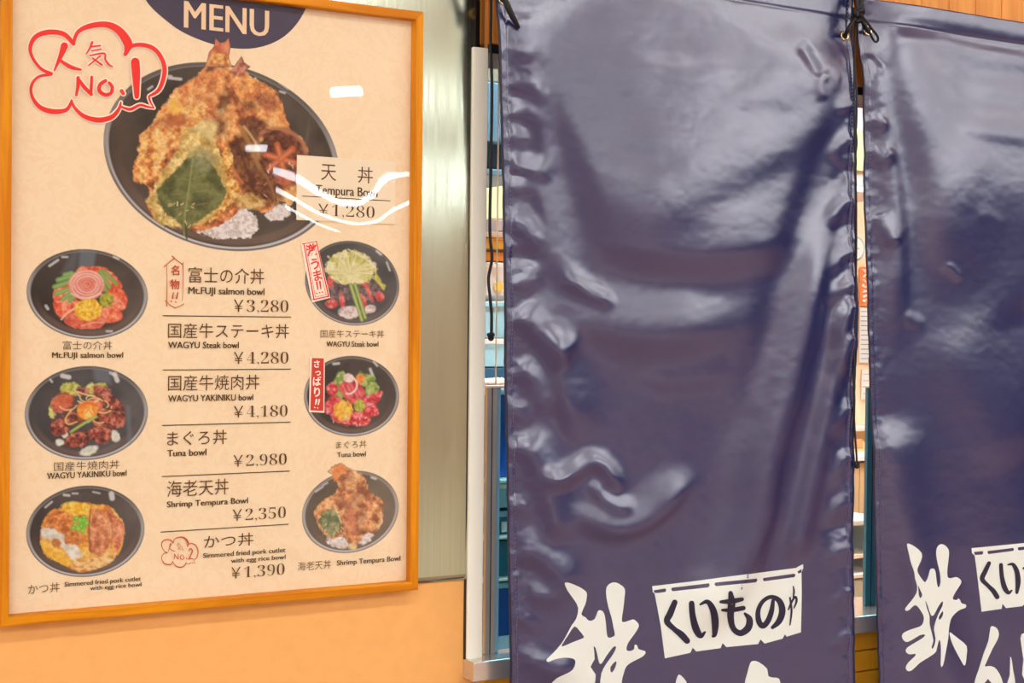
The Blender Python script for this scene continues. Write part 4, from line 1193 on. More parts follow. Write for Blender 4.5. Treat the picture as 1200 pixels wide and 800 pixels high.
FOLD2 = [
    ([(1020, 46), (1036, 62), (1047, 84), (1066, 140), (1086, 210), (1096, 280), (1110, 360)], 9, 60, 15, 0.06, 0.3),
    ([(1016, 60), (1024, 110), (1034, 170), (1044, 250), (1046, 340), (1050, 420)], 6, 14, 14, 0.1, 0.3),
    ([(1040, 30), (1090, 36), (1150, 48), (1230, 62)], -3, 10, 10, 0.1, 0),
    ([(1068, 64), (1100, 66), (1140, 84), (1206, 92)], -1.6, 14, 16, 0.2, 0),
    ([(1096, 88), (1130, 112), (1160, 122), (1220, 128)], -1.4, 14, 14, 0.2, 0),
    ([(1104, 150), (1150, 157), (1210, 166), (1300, 176)], 1.2, 16, 6, 0.2, 0),
    ([(1090, 186), (1150, 206), (1230, 236), (1330, 250)], 5, 120, 60, 0.2, 0),
    ([(1100, 370), (1135, 440), (1170, 505), (1192, 545)], 4, 130, 36, 0.3, 0.2),
    ([(1030, 484), (1046, 560), (1062, 640), (1080, 720), (1100, 800)], 7, 34, 20, 0.15, 0),
    ([(1056, 366), (1068, 378), (1082, 372)], 1.0, 8, 7, 0.2, 0.3),
    ([(1098, 312), (1110, 316), (1124, 330)], 1.5, 6, 4, 0.2, 0.3),
    ([(1134, 256), (1150, 254), (1174, 266)], 0.8, 8, 6, 0.2, 0.3),
    ([(1022, 250), (1032, 272), (1042, 290)], 4, 10, 8, 0.1, 0.2),
    ([(1016, 136), (1024, 144), (1034, 142)], 3, 6, 8, 0.05, 0.2), ([(1015, 172), (1028, 186), (1038, 172)], 3, 7, 8, 0.05, 0.2), ([(1014, 66), (1022, 78), (1026, 90)], 2, 5, 5, 0.05, 0.2),
    ([(1200, 330), (1240, 420), (1260, 560)], -9, 60, 60, 0.2, 0),
]


class Banner:
    def __init__(s, ledge, redge, z0, z1, folds, seed, swell=()):
        s.swell = swell
        le = P([a for a, b in ledge], [b for a, b in ledge], YF - 0.005); re = P([a for a, b in redge], [b for a, b in redge], YF - 0.006) if redge else None
        o_ = np.argsort(le[:, 2]); s.lz, s.lx = le[o_, 2], le[o_, 0]
        if re is not None:
            o_ = np.argsort(re[:, 2]); s.rz, s.rx = re[o_, 2], re[o_, 0]
        else:
            s.rz = s.lz; s.rx = s.lx * 0.35 + s.lx.mean() * 0.65 + 0.605
        s.z0, s.z1, s.folds, s.seed = z0, z1, folds, seed

    def xl(s, z):
        return np.interp(z, s.lz, s.lx)

    def xr(s, z):
        return np.interp(z, s.rz, s.rx)

    def h(s, x, z):
        px, py = proj(x, YF, z)
        if not hasattr(s, 'map'):
            gx = np.arange(540, 1560, 2.0); gy = np.arange(-120, 1400, 2.0)
            GX_, GY_ = np.meshgrid(gx, gy)
            mp_ = {2.0: 0, 4.5: 0, 1.0: 0}
            for (pts, a, sl, sr, e0, e1) in s.folds:
                q = np.array(pts); m_ = 3 * max(sl, sr) + 6
                ix = slice(*np.searchsorted(gx, (q[:, 0].min() - m_, q[:, 0].max() + m_))); iy = slice(*np.searchsorted(gy, (q[:, 1].min() - m_, q[:, 1].max() + m_)))
                k = 4.5 if max(sl, sr) > 38 else (2.0 if max(sl, sr) > 12 else 1.0)
                if isinstance(mp_[k], int):
                    mp_[k] = np.zeros(GX_.shape)
                mp_[k][iy, ix] += ridge(GX_[iy, ix], GY_[iy, ix], pts, a, sl, sr, e0, e1)
            for fn in s.swell:
                mp_[2.0] = mp_[2.0] + fn(GX_, GY_)
            s.map = sum(blur(v, k) for k, v in mp_.items() if not isinstance(v, int)); s.g0 = (gx[0], gy[0])
        fx = np.clip((px - s.g0[0]) / 2, 1, s.map.shape[1] - 3); fy = np.clip((py - s.g0[1]) / 2, 1, s.map.shape[0] - 3)
        ix = np.floor(fx).astype(int); iy = np.floor(fy).astype(int); fx = fx - ix; fy = fy - iy
        h = 0
        wx = [(1 - fx) ** 3 / 6, (3 * fx ** 3 - 6 * fx ** 2 + 4) / 6, (-3 * fx ** 3 + 3 * fx ** 2 + 3 * fx + 1) / 6, fx ** 3 / 6]
        wy = [(1 - fy) ** 3 / 6, (3 * fy ** 3 - 6 * fy ** 2 + 4) / 6, (-3 * fy ** 3 + 3 * fy ** 2 + 3 * fy + 1) / 6, fy ** 3 / 6]
        for j in range(4):
            for i in range(4):
                h = h + wy[j] * wx[i] * s.map[iy + j - 1, ix + i - 1]
        xl, xr = s.xl(z), s.xr(z)
        el = (x - xl); er = (xr - x)
        hem = np.exp(-(np.minimum(el, er) / 0.03) ** 2)
        h = h + 0.0022 * (fbm(px, py, 70, s.seed, 2) - 0.5) + 0.0024 * (fbm(px, py * 1.3, 22, s.seed + 9, 3) - 0.5) * (0.25 + hem)
        h = h + 0.0010 * (fbm(px, py, 9, s.seed + 19, 2) - 0.5) * (0.25 + 1.3 * hem)
        # pressed hems and their stitched seam
        for d, w in ((el, 0.011), (er, 0.011), (s.z1 - z, 0.034)):
            h = h + 0.0009 * np.clip((w - d) / 0.0012, 0, 1) - 0.0007 * np.exp(-((d - w) / 0.0016) ** 2)
        # the ties pull the corners back
        for cx in (xl, xr):
            h = h - 0.010 * np.exp(-(((x - cx) / 0.05) ** 2 + ((z - s.z1 + 0.05) / 0.06) ** 2))
        return h + 0.004

    def surf(s, x, z, up=0.0):
        return np.stack([x, YF - s.h(x, z) - up, z], -1)

    def cloth(s, name, parent, nu, nvv):
        zs = np.concatenate([np.linspace(s.z1, 0.90, nvv), np.linspace(0.895, s.z0, 70)])
        u = np.linspace(0, 1, nu)
        Z = np.repeat(zs[:, None], nu, 1)
        X = s.xl(Z) + (s.xr(Z) - s.xl(Z)) * u[None, :]
        V = s.surf(X, Z) - org(parent)
        r, c = X.shape
        jj, ii = np.meshgrid(np.arange(r - 1), np.arange(c - 1), indexing='ij')
        f = np.stack([jj * c + ii, (jj + 1) * c + ii, (jj + 1) * c + ii + 1, jj * c + ii + 1], -1).reshape(-1, 4)
        me = bpy.data.meshes.new(name)
        me.vertices.add(r * c); me.vertices.foreach_set('co', V.reshape(-1, 3).ravel())
        me.loops.add(f.size); me.loops.foreach_set('vertex_index', f.ravel())
        me.polygons.add(len(f)); me.polygons.foreach_set('loop_start', np.arange(0, f.size, 4)); me.polygons.foreach_set('loop_total', np.full(len(f), 4))
        me.polygons.foreach_set('use_smooth', np.ones(len(f), bool))
        me.update(calc_edges=True)
        me.materials.append(M['cloth'])
        o = link(name, me, parent)
        so = o.modifiers.new('thickness', 'SOLIDIFY'); so.thickness = 0.0006; so.offset = -1
        return o

    def place(s, pts2, up):
        """photo positions -> points on the folded cloth"""
        pts2 = np.asarray(pts2, float)
        w = P(pts2[:, 0], pts2[:, 1], YF)
        for _ in range(3):
            h = s.h(w[:, 0], w[:, 2])
            q = np.array([P(a, b, YF - k) for (a, b), k in zip(pts2, h)])
            w = q
        return np.stack([w[:, 0], YF - s.h(w[:, 0], w[:, 2]) - up, w[:, 2]], 1)

    def printed(s, name, polys, mat, parent, up=0.0005, cell=7.0):
        v, f = fill(name, [np.asarray(p) * np.array([1, -1]) for p in polys], mat, parent, None)
        v = v * np.array([1, -1])
        bm = bmesh.new()
        vs = [bm.verts.new((a, b, 0)) for a, b in v]
        for q in f:
            try:
                bm.faces.new([vs[i] for i in q])
            except ValueError:
                pass
        lo = v.min(0); hi = v.max(0)
        for ax in (0, 1):
            for t in np.arange(lo[ax] + cell / 2, hi[ax], cell):
                co = (t, 0, 0) if ax == 0 else (0, t, 0); no = (1, 0, 0) if ax == 0 else (0, 1, 0)
                bmesh.ops.bisect_plane(bm, geom=bm.verts[:] + bm.edges[:] + bm.faces[:], plane_co=co, plane_no=no, dist=1e-4)
        bm.verts.index_update()
        v = np.array([q.co[:2] for q in bm.verts]); f = [[q.index for q in k.verts] for k in bm.faces]
        bm.free()
        return mesh(name, s.place(v, up), f, mat, parent, smooth=True)

    def strip(s, name, side, mat, parent):
        """bound edge of the cloth"""
        zs = np.linspace(s.z1, s.z0, 260)
        x = s.xl(zs) if side < 0 else s.xr(zs)
        mb = MB()
        p = s.surf(x + side * 0.0005, zs)
        mb.tube(p, 0.0016, 6, sub=1)
        return mb.build(name, mat, parent, True)

    def stitches(s, name, mat, parent):
        for side in (-1, 1):
            mb = MB()
            for z in np.arange(0.9, s.z1 - 0.01, 0.0055):
                x = (s.xl(z) + 0.009) if side < 0 else (s.xr(z) - 0.009)
                p = s.surf(np.array([x, x]), np.array([z, z + 0.0032]), 0.0004)
                mb.tube(p, 0.00035, 4, sub=1)
            mb.build(name, mat, parent)

    def eyelet(s, px, py, parent):
        c = s.place([(px, py)], 0.0008)[0]
        mb = MB()
        R_, r_ = 0.0062, 0.0019
        vs = []; fs = []
        for i in range(24):
            a = 2 * math.pi * i / 24
            for j in range(8):
                b = 2 * math.pi * j / 8
                vs.append(c + np.array([(R_ + r_ * math.cos(b)) * math.cos(a), -r_ * math.sin(b), (R_ + r_ * math.cos(b)) * math.sin(a)]))
        for i in range(24):
            for j in range(8):
                fs.append([i * 8 + j, i * 8 + (j + 1) % 8, ((i + 1) % 24) * 8 + (j + 1) % 8, ((i + 1) % 24) * 8 + j])
        mb.add(vs, fs)
        e = mb.build('eyelet', M['brass'], parent, True)
        MB().lathe([(0.0045, 0.0003), (0.0045, -0.0003)], c, 'y', 16).build('eyelet_hole', M['dark'], e)
        return c


ZT = float(P(1000, -4, YF)[2])
fl1 = Banner([(583.5, -60), (585, 20), (586.5, 100), (589, 200), (590.5, 300), (592, 400), (594, 500), (596, 600), (597.5, 700), (599, 800)],
             [(1002, 0), (1002.5, 40), (1003, 100), (1003.5, 200), (1003, 300), (1002, 400), (1000.5, 500), (1000, 560), (999, 640), (1000, 700), (1001.5, 800)], ZT - 1.8, ZT, FOLD1, 5,
             (lambda x, y: 0.017 * sstep((y - 70) / 250) * np.exp(-(np.maximum(y - 292 + 0.0016 * (x - 800) ** 2, 0) / 30) ** 2) * np.exp(-((x - 805) / 105) ** 4),
              lambda x, y: 0.0042 * sstep((y - 318) / 70) * np.exp(-(np.maximum(y - 392 + 0.0022 * (x - 770) ** 2, 0) / 26) ** 2) * np.exp(-((x - 775) / 95) ** 4)))
fl2 = Banner([(1010.5, -4), (1011, 40), (1011.5, 100), (1012.5, 150), (1014, 250), (1017, 340), (1019.5, 420), (1022, 500), (1024, 570), (1026, 640), (1028, 700), (1031, 800)],
             None, ZT - 1.8, ZT, FOLD2, 8)

A4 = lambda L: [(600 + x / 3.3333, 640 + y_ / 3.3333) for x, y_ in L]          # left banner tracing
A5 = lambda L: [(1000 + x / 4, 600 + y_ / 4) for x, y_ in L]                    # right banner tracing
sm = lambda L, k=3: catmull(L, k, True)


def brush(pts, sub=6):
    """closed outline of a tapered brush stroke, photo units"""
    p = catmull(pts, sub); xy = p[:, :2]; w = np.maximum(p[:, 2], 0.2) / 2
    t = np.gradient(xy, axis=0); t /= np.linalg.norm(t, axis=1)[:, None] + 1e-9
    n = np.stack([-t[:, 1], t[:, 0]], 1)
    cap = []
    a0 = math.atan2(n[-1, 1], n[-1, 0])
    cap = [xy[-1] + w[-1] * np.array([math.cos(a0 - a), math.sin(a0 - a)]) for a in np.linspace(0.4, math.pi - .4, 5)]
    a0 = math.atan2(n[0, 1], n[0, 0])
    cap0 = [xy[0] + w[0] * np.array([math.cos(a0 + a), math.sin(a0 + a)]) for a in np.linspace(math.pi - .4, 0.4, 5)]
    return np.concatenate([xy + n * w[:, None], cap, (xy - n * w[:, None])[::-1], cap0])


def glyph_strokes(bn, name, lst, mat, parent, up):
    """brush strokes laid on the cloth as one printed character"""
    mb = MB()
    for st in lst:
        v, f = ribbon(st, 8)
        mb.add(bn.place(v, up), f); up += 0.00005
    return mb.build(name, mat, parent)


# left banner
b1 = thing('hanging_banner', 'navy banner nearest the framed menu, hanging full width beside the cream post', 'banner', (1.24, YF, ZT - 1.8), 'navy banners over the serving window')
fl1.cloth('cloth', b1, 300, 480)
fl1.strip('edge_binding', -1, M['binding'], b1); fl1.strip('edge_binding', 1, M['binding'], b1)
fl1.stitches('stitching', M['thread'], b1)
e1 = fl1.eyelet(590, 0, b1); e2 = fl1.eyelet(989.5, 42, b1)
big = A4([(205, 145), (214, 141), (228, 144), (262, 158), (290, 178), (291, 200), (286, 225), (270, 264), (286, 276), (300, 290), (322, 284), (334, 254), (344, 249), (354, 254), (361, 268), (366, 300), (370, 345),
          (378, 357), (394, 352), (401, 344), (396, 318), (388, 278), (376, 238), (367, 190), (369, 158), (388, 142), (406, 141), (424, 150), (440, 166), (439, 196), (433, 250), (428, 292), (446, 293), (470, 285), (482, 290), (495, 306),
          (488, 326), (470, 352), (452, 378), (446, 404), (462, 408), (476, 400), (478, 384), (488, 386), (494, 401), (518, 408), (520, 418), (506, 432), (470, 450), (446, 468), (436, 494), (428, 530),
          (440, 545), (474, 590), (520, 640), (522, 690), (510, 720), (490, 700), (450, 630), (436, 600), (424, 650), (410, 725), (398, 735), (392, 715), (396, 640), (382, 600), (372, 610), (352, 650), (300, 690), (240, 730), (196, 742), (184, 728), (200, 690), (240, 660), (236, 646), (206, 656), (180, 640),
          (188, 610), (262, 575), (272, 558), (240, 560), (190, 590), (160, 596), (140, 570), (146, 545), (172, 516), (205, 500), (236, 482), (247, 452), (238, 438), (206, 434), (168, 440), (142, 451), (134, 442), (160, 416), (190, 382), (212, 346), (232, 308), (250, 282), (258, 240), (240, 206), (216, 172)])
holes = [A4([(243, 312), (262, 328), (280, 352), (272, 360), (236, 374), (198, 390), (196, 382), (220, 344)]),
         A4([(318, 392), (326, 398), (334, 430), (340, 455), (350, 456), (366, 430), (392, 395), (404, 390), (404, 402), (388, 430), (366, 460), (348, 496), (342, 540), (328, 560), (322, 540), (326, 500), (306, 470), (322, 440)]),
         A4([(384, 470), (404, 448), (407, 458), (398, 482), (386, 492)])]
fl1.printed('printed_character', [sm(big, 2)] + [sm(h_, 2) for h_ in holes], M['print_white'], b1)
out = A4([(547, 155), (700, 137), (850, 117), (1000, 98), (1108, 84), (1122, 76), (1136, 69), (1137, 84), (1130, 98), (1131, 180), (1128, 335), (1072, 352), (1065, 343), (1056, 360), (986, 379), (970, 363), (960, 381), (836, 393), (822, 377), (814, 397), (719, 410), (705, 395), (696, 415), (596, 437), (580, 310), (562, 182), (549, 178)])
slits = [A4([(553, 171), (598, 164), (602, 170), (598, 178), (556, 183)]), A4([(624, 161), (768, 144), (772, 152), (766, 160), (626, 175), (621, 168)]), A4([(794, 141), (954, 125), (958, 132), (952, 140), (796, 155), (790, 148)]), A4([(982, 123), (1102, 106), (1107, 112), (1102, 120), (984, 136), (978, 130)]), A4([(1114, 98), (1130, 88), (1134, 92), (1130, 101), (1118, 106)])]
pat = fl1.printed('printed_shop_curtain', [out] + slits, M['print_white'], b1)
pat['label'] = 'cream printed shop curtain with navy writing'
S4 = lambda L: [(600 + x / 3.3333, 640 + y_ / 3.3333, w / 3.3333) for x, y_, w in L]
for st in [[S4([(634, 218, 22), (616, 262, 26), (604, 292, 24), (632, 322, 20), (660, 344, 26), (682, 368, 24)])],
           [S4([(700, 222, 22), (704, 270, 24), (716, 318, 28), (734, 348, 22), (752, 334, 8)]), S4([(734, 226, 8), (762, 216, 18), (784, 248, 26), (792, 296, 28), (790, 340, 20), (784, 350, 12)])],
           [S4([(852, 182, 18), (856, 220, 28), (852, 270, 26), (862, 318, 22), (890, 338, 24), (920, 318, 28), (926, 284, 24), (908, 262, 10)]), S4([(814, 216, 12), (850, 214, 20), (896, 206, 16)]), S4([(820, 248, 10), (856, 248, 18), (902, 240, 18)])],
           [S4([(1018, 212, 14), (1012, 252, 20), (998, 290, 22), (978, 310, 22), (962, 290, 22), (960, 250, 18), (978, 214, 16), (1010, 197, 16), (1042, 212, 22), (1054, 250, 26), (1042, 290, 24), (1016, 316, 14)])],
           [S4([(1078, 246, 6), (1090, 218, 8), (1104, 196, 8), (1110, 212, 9), (1100, 240, 5)]), S4([(1097, 156, 5), (1100, 176, 7), (1097, 196, 5)]), S4([(1084, 200, 7), (1090, 250, 8), (1084, 306, 5)])]]:
    glyph_strokes(fl1, 'printed_letter', st, M['binding'], pat, 0.0011)
fl1.printed('printed_character', [sm(A4([(636, 545), (644, 512), (652, 500), (664, 508), (676, 522), (682, 545), (660, 640), (690, 690), (730, 760), (700, 780), (660, 720), (620, 800), (590, 800), (612, 680)]), 2)], M['print_white'], b1)
fl1.printed('printed_character', [sm(A4([(906, 545), (918, 496), (930, 455), (944, 447), (964, 452), (996, 478), (1000, 505), (1020, 512), (1042, 516), (1046, 550), (1010, 610), (1030, 720), (990, 780), (940, 700), (900, 640)]), 2)], M['print_white'], b1)

# right banner
b2 = thing('hanging_banner', 'navy banner at the right edge, partly out of the picture, second from the menu', 'banner', (1.86, YF, ZT - 1.8), 'navy banners over the serving window')
fl2.cloth('cloth', b2, 300, 480)
fl2.strip('edge_binding', -1, M['binding'], b2); fl2.strip('edge_binding', 1, M['binding'], b2)
fl2.stitches('stitching', M['thread'], b2)
e3 = fl2.eyelet(1016.5, 36, b2)
big2 = A5([(250, 151), (262, 148), (290, 163), (320, 192), (317, 225), (300, 262), (302, 284), (320, 312), (336, 328), (350, 300), (358, 270), (370, 263), (382, 271), (387, 300), (392, 340), (400, 352), (408, 325), (404, 280), (394, 240), (387, 196), (391, 166), (406, 150), (426, 153), (446, 176), (446, 212), (440, 262), (441, 304),
           (460, 308), (482, 303), (502, 316), (504, 332), (488, 358), (470, 388), (466, 408), (486, 410), (490, 402), (500, 412), (506, 426), (527, 433), (524, 448), (500, 456), (474, 476), (456, 502), (447, 545), (444, 590), (434, 645), (424, 700), (415, 724), (408, 712), (410, 650), (406, 605), (400, 600), (390, 640), (382, 658), (350, 681), (310, 706), (275, 739), (256, 744), (244, 730), (256, 704), (286, 676), (290, 663), (264, 666), (246, 655), (251, 634), (300, 604),
           (330, 584), (334, 573), (310, 576), (272, 599), (246, 608), (228, 590), (231, 568), (265, 550), (308, 536), (324, 522), (330, 492), (318, 466), (300, 441), (284, 436), (262, 457), (246, 462), (243, 449), (270, 416), (294, 380), (298, 345), (288, 310), (284, 278), (270, 240), (260, 198)])
holes2 = [A5([(302, 342), (312, 364), (322, 386), (314, 402), (306, 388)]), A5([(336, 412), (348, 440), (362, 480), (376, 482), (398, 440), (418, 416), (416, 440), (396, 480), (382, 520), (377, 550), (384, 590), (380, 620), (370, 640), (366, 630), (374, 600), (364, 556), (356, 520), (356, 486), (344, 450)]),
          A5([(400, 490), (418, 462), (418, 484), (404, 504)])]
fl2.printed('printed_character', [sm(big2, 2)] + [sm(h_, 2) for h_ in holes2] , M['print_white'], b2)
fl2.printed('printed_character', [sm(A5([(450, 562), (468, 574), (494, 594), (530, 626), (530, 670), (526, 706), (518, 718), (502, 692), (474, 640), (456, 596)]), 2)], M['print_white'], b2)
out2 = A5([(553, 168), (700, 154), (860, 138), (1100, 116), (1270, 96), (1270, 380), (1120, 400), (1112, 388), (1104, 402), (960, 420), (952, 406), (944, 422), (810, 438), (802, 428), (792, 440), (714, 449), (698, 428), (694, 452), (600, 466), (584, 330), (568, 204), (555, 190)])
slits2 = [A5([(564, 186), (606, 182), (608, 190), (604, 198), (568, 200)]), A5([(630, 181), (748, 167), (752, 174), (748, 181), (632, 196), (627, 188)]), A5([(772, 164), (900, 150), (904, 157), (900, 164), (774, 179), (769, 171)]), A5([(930, 147), (1060, 132), (1064, 140), (1060, 147), (932, 161), (926, 154)]), A5([(1090, 128), (1220, 114), (1224, 121), (1220, 128), (1092, 143), (1086, 136)])]
pat2 = fl2.printed('printed_shop_curtain', [out2] + slits2, M['print_white'], b2)
pat2['label'] = 'cream printed shop curtain with navy writing'
S5 = lambda L: [(1000 + x / 4, 600 + y_ / 4, w / 4) for x, y_, w in L]
for st in [[S5([(634, 238, 18), (616, 276, 22), (602, 312, 22), (628, 342, 18), (654, 368, 22), (672, 396, 22)])],
           [S5([(690, 246, 18), (694, 300, 20), (706, 350, 24), (724, 376, 18), (740, 366, 8)]), S5([(722, 246, 6), (746, 244, 16), (764, 276, 22), (770, 326, 24), (764, 376, 14)])],
           [S5([(838, 220, 18), (842, 262, 26), (838, 314, 24), (850, 360, 22), (880, 378, 24), (908, 352, 26), (902, 312, 12)]), S5([(796, 262, 12), (840, 258, 18), (888, 250, 14)]), S5([(802, 296, 10), (846, 292, 18), (896, 284, 16)])],
           [S5([(1012, 244, 14), (1004, 284, 20), (988, 322, 22), (968, 340, 20), (954, 318, 20), (954, 280, 18), (974, 244, 16), (1006, 228, 16), (1038, 244, 22), (1050, 282, 26), (1036, 322, 24), (1010, 346, 14)])],
           [S5([(1120, 300, 12), (1150, 276, 18), (1186, 262, 18), (1196, 282, 18), (1172, 304, 12)]), S5([(1160, 214, 10), (1168, 236, 14), (1164, 256, 8)]), S5([(1136, 250, 12), (1152, 310, 18), (1160, 366, 14)])]]:
    glyph_strokes(fl2, 'printed_letter', st, M['binding'], pat2, 0.0011)
fl2.printed('printed_character', [sm(A5([(641, 541), (654, 534), (672, 544), (681, 566), (676, 594), (652, 638), (622, 704), (616, 722), (634, 720), (660, 726), (684, 756), (700, 800), (706, 850), (690, 880), (660, 830), (630, 780), (600, 830), (570, 880), (560, 850), (568, 790), (586, 738), (610, 660), (632, 602)]), 2)], M['print_white'], b2)
fl2.printed('printed_character', [sm(A5([(734, 678), (742, 694), (748, 740), (757, 790), (754, 850), (724, 850), (716, 810), (732, 764)]), 2)], M['print_white'], b2)
fl2.printed('printed_character', [sm(A5([(782, 590), (798, 566), (830, 576), (872, 600), (876, 640), (850, 720), (820, 800), (790, 760), (796, 690)]), 2)], M['print_white'], b2)


# ------------------------------------------------------------------ black cords
def knot(c, r):
    t = np.linspace(0, 2 * math.pi, 40, endpoint=False)
    p = np.stack([(np.sin(t) + 2 * np.sin(2 * t)), np.sin(3 * t) * 0.9, (np.cos(t) - 2 * np.cos(2 * t))], 1) * r / 3.0 + np.asarray(c)
    return MB().tube(p, r * 0.42, 7, True, 1)


YC = YF - 0.012
top = P(573.5, -70, -0.03)
lc = thing('hanging_rope', 'long black cord hanging in the gap beside the cream post', 'cord', tuple(top))
pts = P([573.5, 575.5, 575, 576.5, 576, 575, 574, 576.5, 572.5, 574.5, 576, 575.8], [-70, 0, 50, 100, 150, 210, 270, 302, 326, 350, 370, 392], -0.03)
MB().tube(pts, 0.0021, 8).build('cord', M['black'], lc, True)
knot(P(575.3, 394, -0.03), 0.0046).build('knot', M['black'], lc, True)
MB().lathe([(0.009, 0.0), (0.009, 0.004), (0.003, 0.005), (0.003, 0.022), (0.006, 0.024)], (top[0], -0.012, top[2]), 'y', 20).build('hook', M['chrome'], lc) if False else None
MB().tube([(top[0], -0.010, top[2] + 0.004), (top[0], -0.03, top[2] + 0.004), (top[0], -0.034, top[2] - 0.004), (top[0], -0.030, top[2] - 0.008)], 0.0022, 8).build('hook', M['chrome'], lc, True)

# the tie between the banners
tk = P(1005.5, 17, YC - 0.006)
tc_ = thing('tie_cord', 'black cord knotted between the two banners with a loop and a long tail', 'cord', tuple(tk))
knot(tk, 0.010).build('knot', M['black'], tc_, True)
mb = MB()
for (a, b) in (((1002, -40), (1003.5, -4)), ((1011, -40), (1009.5, -4))):
    mb.tube(np.array([P(*a, YC), P(*b, YC - 0.004), tk]), 0.0042, 8)
mb.tube(np.array([P(1006, -60, -0.012), P(1005, -50, -0.04), P(1004, -40, YC)]), 0.0036, 8)
mb.build('hanging_strands', M['black'], tc_, True)
MB().tube(np.array([tk, P(998, 27, YC - 0.006), P(993, 36, YC - 0.004), e2]), 0.0030, 8).build('eyelet_strand', M['black'], tc_, True)
MB().tube(np.array([tk, P(1011, 26, YC - 0.010), P(1014, 33, YC - 0.006), e3]), 0.0030, 8).build('eyelet_strand', M['black'], tc_, True)
MB().tube(np.array([tk, P(1013, 22, YC - 0.016), P(1021, 33, YC - 0.018), P(1028, 42, YC - 0.016), P(1028.5, 48, YC - 0.016), P(1024.5, 48, YC - 0.016), P(1019, 38, YC - 0.018), P(1012, 26, YC - 0.014), tk]), 0.0019, 8).build('loop', M['black'], tc_, True)
pts = np.array([tk, *P([1002.5, 1001.5, 1001, 1002, 1003, 1003.5, 1003, 1001, 1000.5, 1001.5, 1003.2, 1004.2], [30, 60, 120, 170, 220, 260, 330, 400, 470, 500, 525, 542], YF - 0.010)])
MB().tube(pts, 0.0017, 8).build('tail', M['black'], tc_, True)
knot(P(1004.2, 544, YF - 0.010), 0.0046).build('tail_knot', M['black'], tc_, True)
pts = np.array([tk, *P([1010.5, 1010, 1010.5, 1011.5, 1012], [24, 40, 66, 90, 104], YF + 0.012)])
MB().tube(pts, 0.0012, 8).build('short_tail', M['black'], tc_, True)

# strap end at the left banner's upper eyelet
sc = thing('tie_cord', 'short thick black cord end at the upper left corner of the left banner', 'cord', tuple(e1))
MB().tube(np.array([P(588, -60, YF - 0.02), P(589, -30, YF - 0.02), P(590, -8, YF - 0.016), P(595, 8, YF - 0.018), P(602, 22, YF - 0.016), P(608.5, 33, YF - 0.014)]), [0.0042, 0.0042, 0.0042, 0.0042, 0.004, 0.002], 8).build('strap', M['black'], sc, True)
MB().tube(np.array([e1, P(590, -6, YF - 0.016)]), 0.0034, 8).build('eyelet_strand', M['black'], sc, True)
MB().tube(np.array([P(588, -60, YF - 0.02), P(588, -75, -0.04), P(588, -80, -0.011)]), 0.0036, 8).build('hanging_strand', M['black'], sc, True)


# ------------------------------------------------------------------ inside the kitchen, seen through the gaps
def ib(px0, px1, py0, py1, y, depth, b=0.003, x_ext=None):
    """a box whose front face covers the photo rectangle on the plane y"""
    a = P(px0, (py0 + py1) / 2, y); c = P(px1, (py0 + py1) / 2, y)
    z1 = P((px0 + px1) / 2, py0, y)[2]; z0 = P((px0 + px1) / 2, py1, y)[2]
    return MB().box(a[0], c[0], y, y + depth, min(z0, z1), max(z0, z1), b)


def add(name, label, cat, px0, px1, py0, py1, y, depth, mat, b=0.003, group=None):
    return tag(ib(px0, px1, py0, py1, y, depth, b).build(name, mat, None, base=tuple(P((px0 + px1) / 2, py1, y))), label, cat, group)


c_ = lambda n, col, **k: pbr(n, col, k.pop('r', 0.4), **k)
M['hood_blue'] = c_('blue_grey_steel', (92, 138, 164)); M['hood_dark'] = c_('dark_teal', (14, 76, 106)); M['grey_green'] = c_('grey_green_panel', (132, 140, 124)); M['brown'] = c_('brown_band', (92, 66, 52))
M['pale_green'] = c_('pale_green_panel', (226, 240, 196)); M['lilac'] = c_('lilac_grey', (190, 184, 190)); M['white'] = c_('white_plastic', (242, 244, 244))
M['yellow'] = c_('yellow_card', (252, 214, 96)); M['orange'] = c_('orange_card', (236, 156, 60)); M['ltblue'] = c_('light_blue_plastic', (158, 210, 226)); M['teal'] = c_('teal_plastic', (34, 116, 140))
M['blue'] = c_('strong_blue_plastic', (10, 84, 176)); M['beige'] = c_('beige_cabinet', (206, 186, 146)); M['boxbrown'] = c_('cardboard', (198, 158, 112)); M['orange_paper'] = c_('orange_notice', (236, 138, 84)); M['bluepaper'] = c_('pale_notice', (222, 236, 242))
M['cream'] = c_('cream_board', (246, 214, 160)); M['machine'] = c_('white_blue_enamel', (206, 230, 240)); M['mach_in'] = c_('blue_grey_enamel', (130, 176, 196)); M['pen'] = c_('grey_print', (120, 140, 160)); M['lit_green'] = c_('light_green_panel', (190, 226, 160))

# left gap: hood over the counter
t = thing('exhaust_hood', 'blue-grey kitchen hood high in the left gap behind the long cord', 'hood', tuple(P(580, 208, 1.3)))
ib(552, 640, 20, 69, 1.3, 0.5).build('upper_panel', M['grey_green'], t)
ib(552, 640, 69.5, 79, 1.295, 0.5).build('trim_band', M['brown'], t)
ib(552, 640, 79.5, 98, 1.3, 0.5).build('middle_panel', M['grey_green'], t)
ib(552, 640, 98, 168, 1.29, 0.5).build('hood_body', M['hood_blue'], t)
ib(552, 640, 168.5, 199, 1.33, 0.4).build('hood_recess', M['hood_dark'], t)
ib(552, 640, 199, 207, 1.285, 0.5).build('hood_rim', M['hood_blue'], t)
add('splash_panel', 'pale green lit splash panel below the kitchen hood', 'wall panel', 540, 660, 210, 257, 1.75, 0.03, M['pale_green'])
t = thing('wall_shelf', 'lilac-grey wall shelf with a white front under the green splash panel', 'shelf', tuple(P(590, 280, 1.5)))
ib(545, 650, 258, 271, 1.52, 0.2).build('shelf_back', M['lilac'], t)
ib(545, 650, 272, 279, 1.48, 0.24).build('shelf_board', M['white'], t)


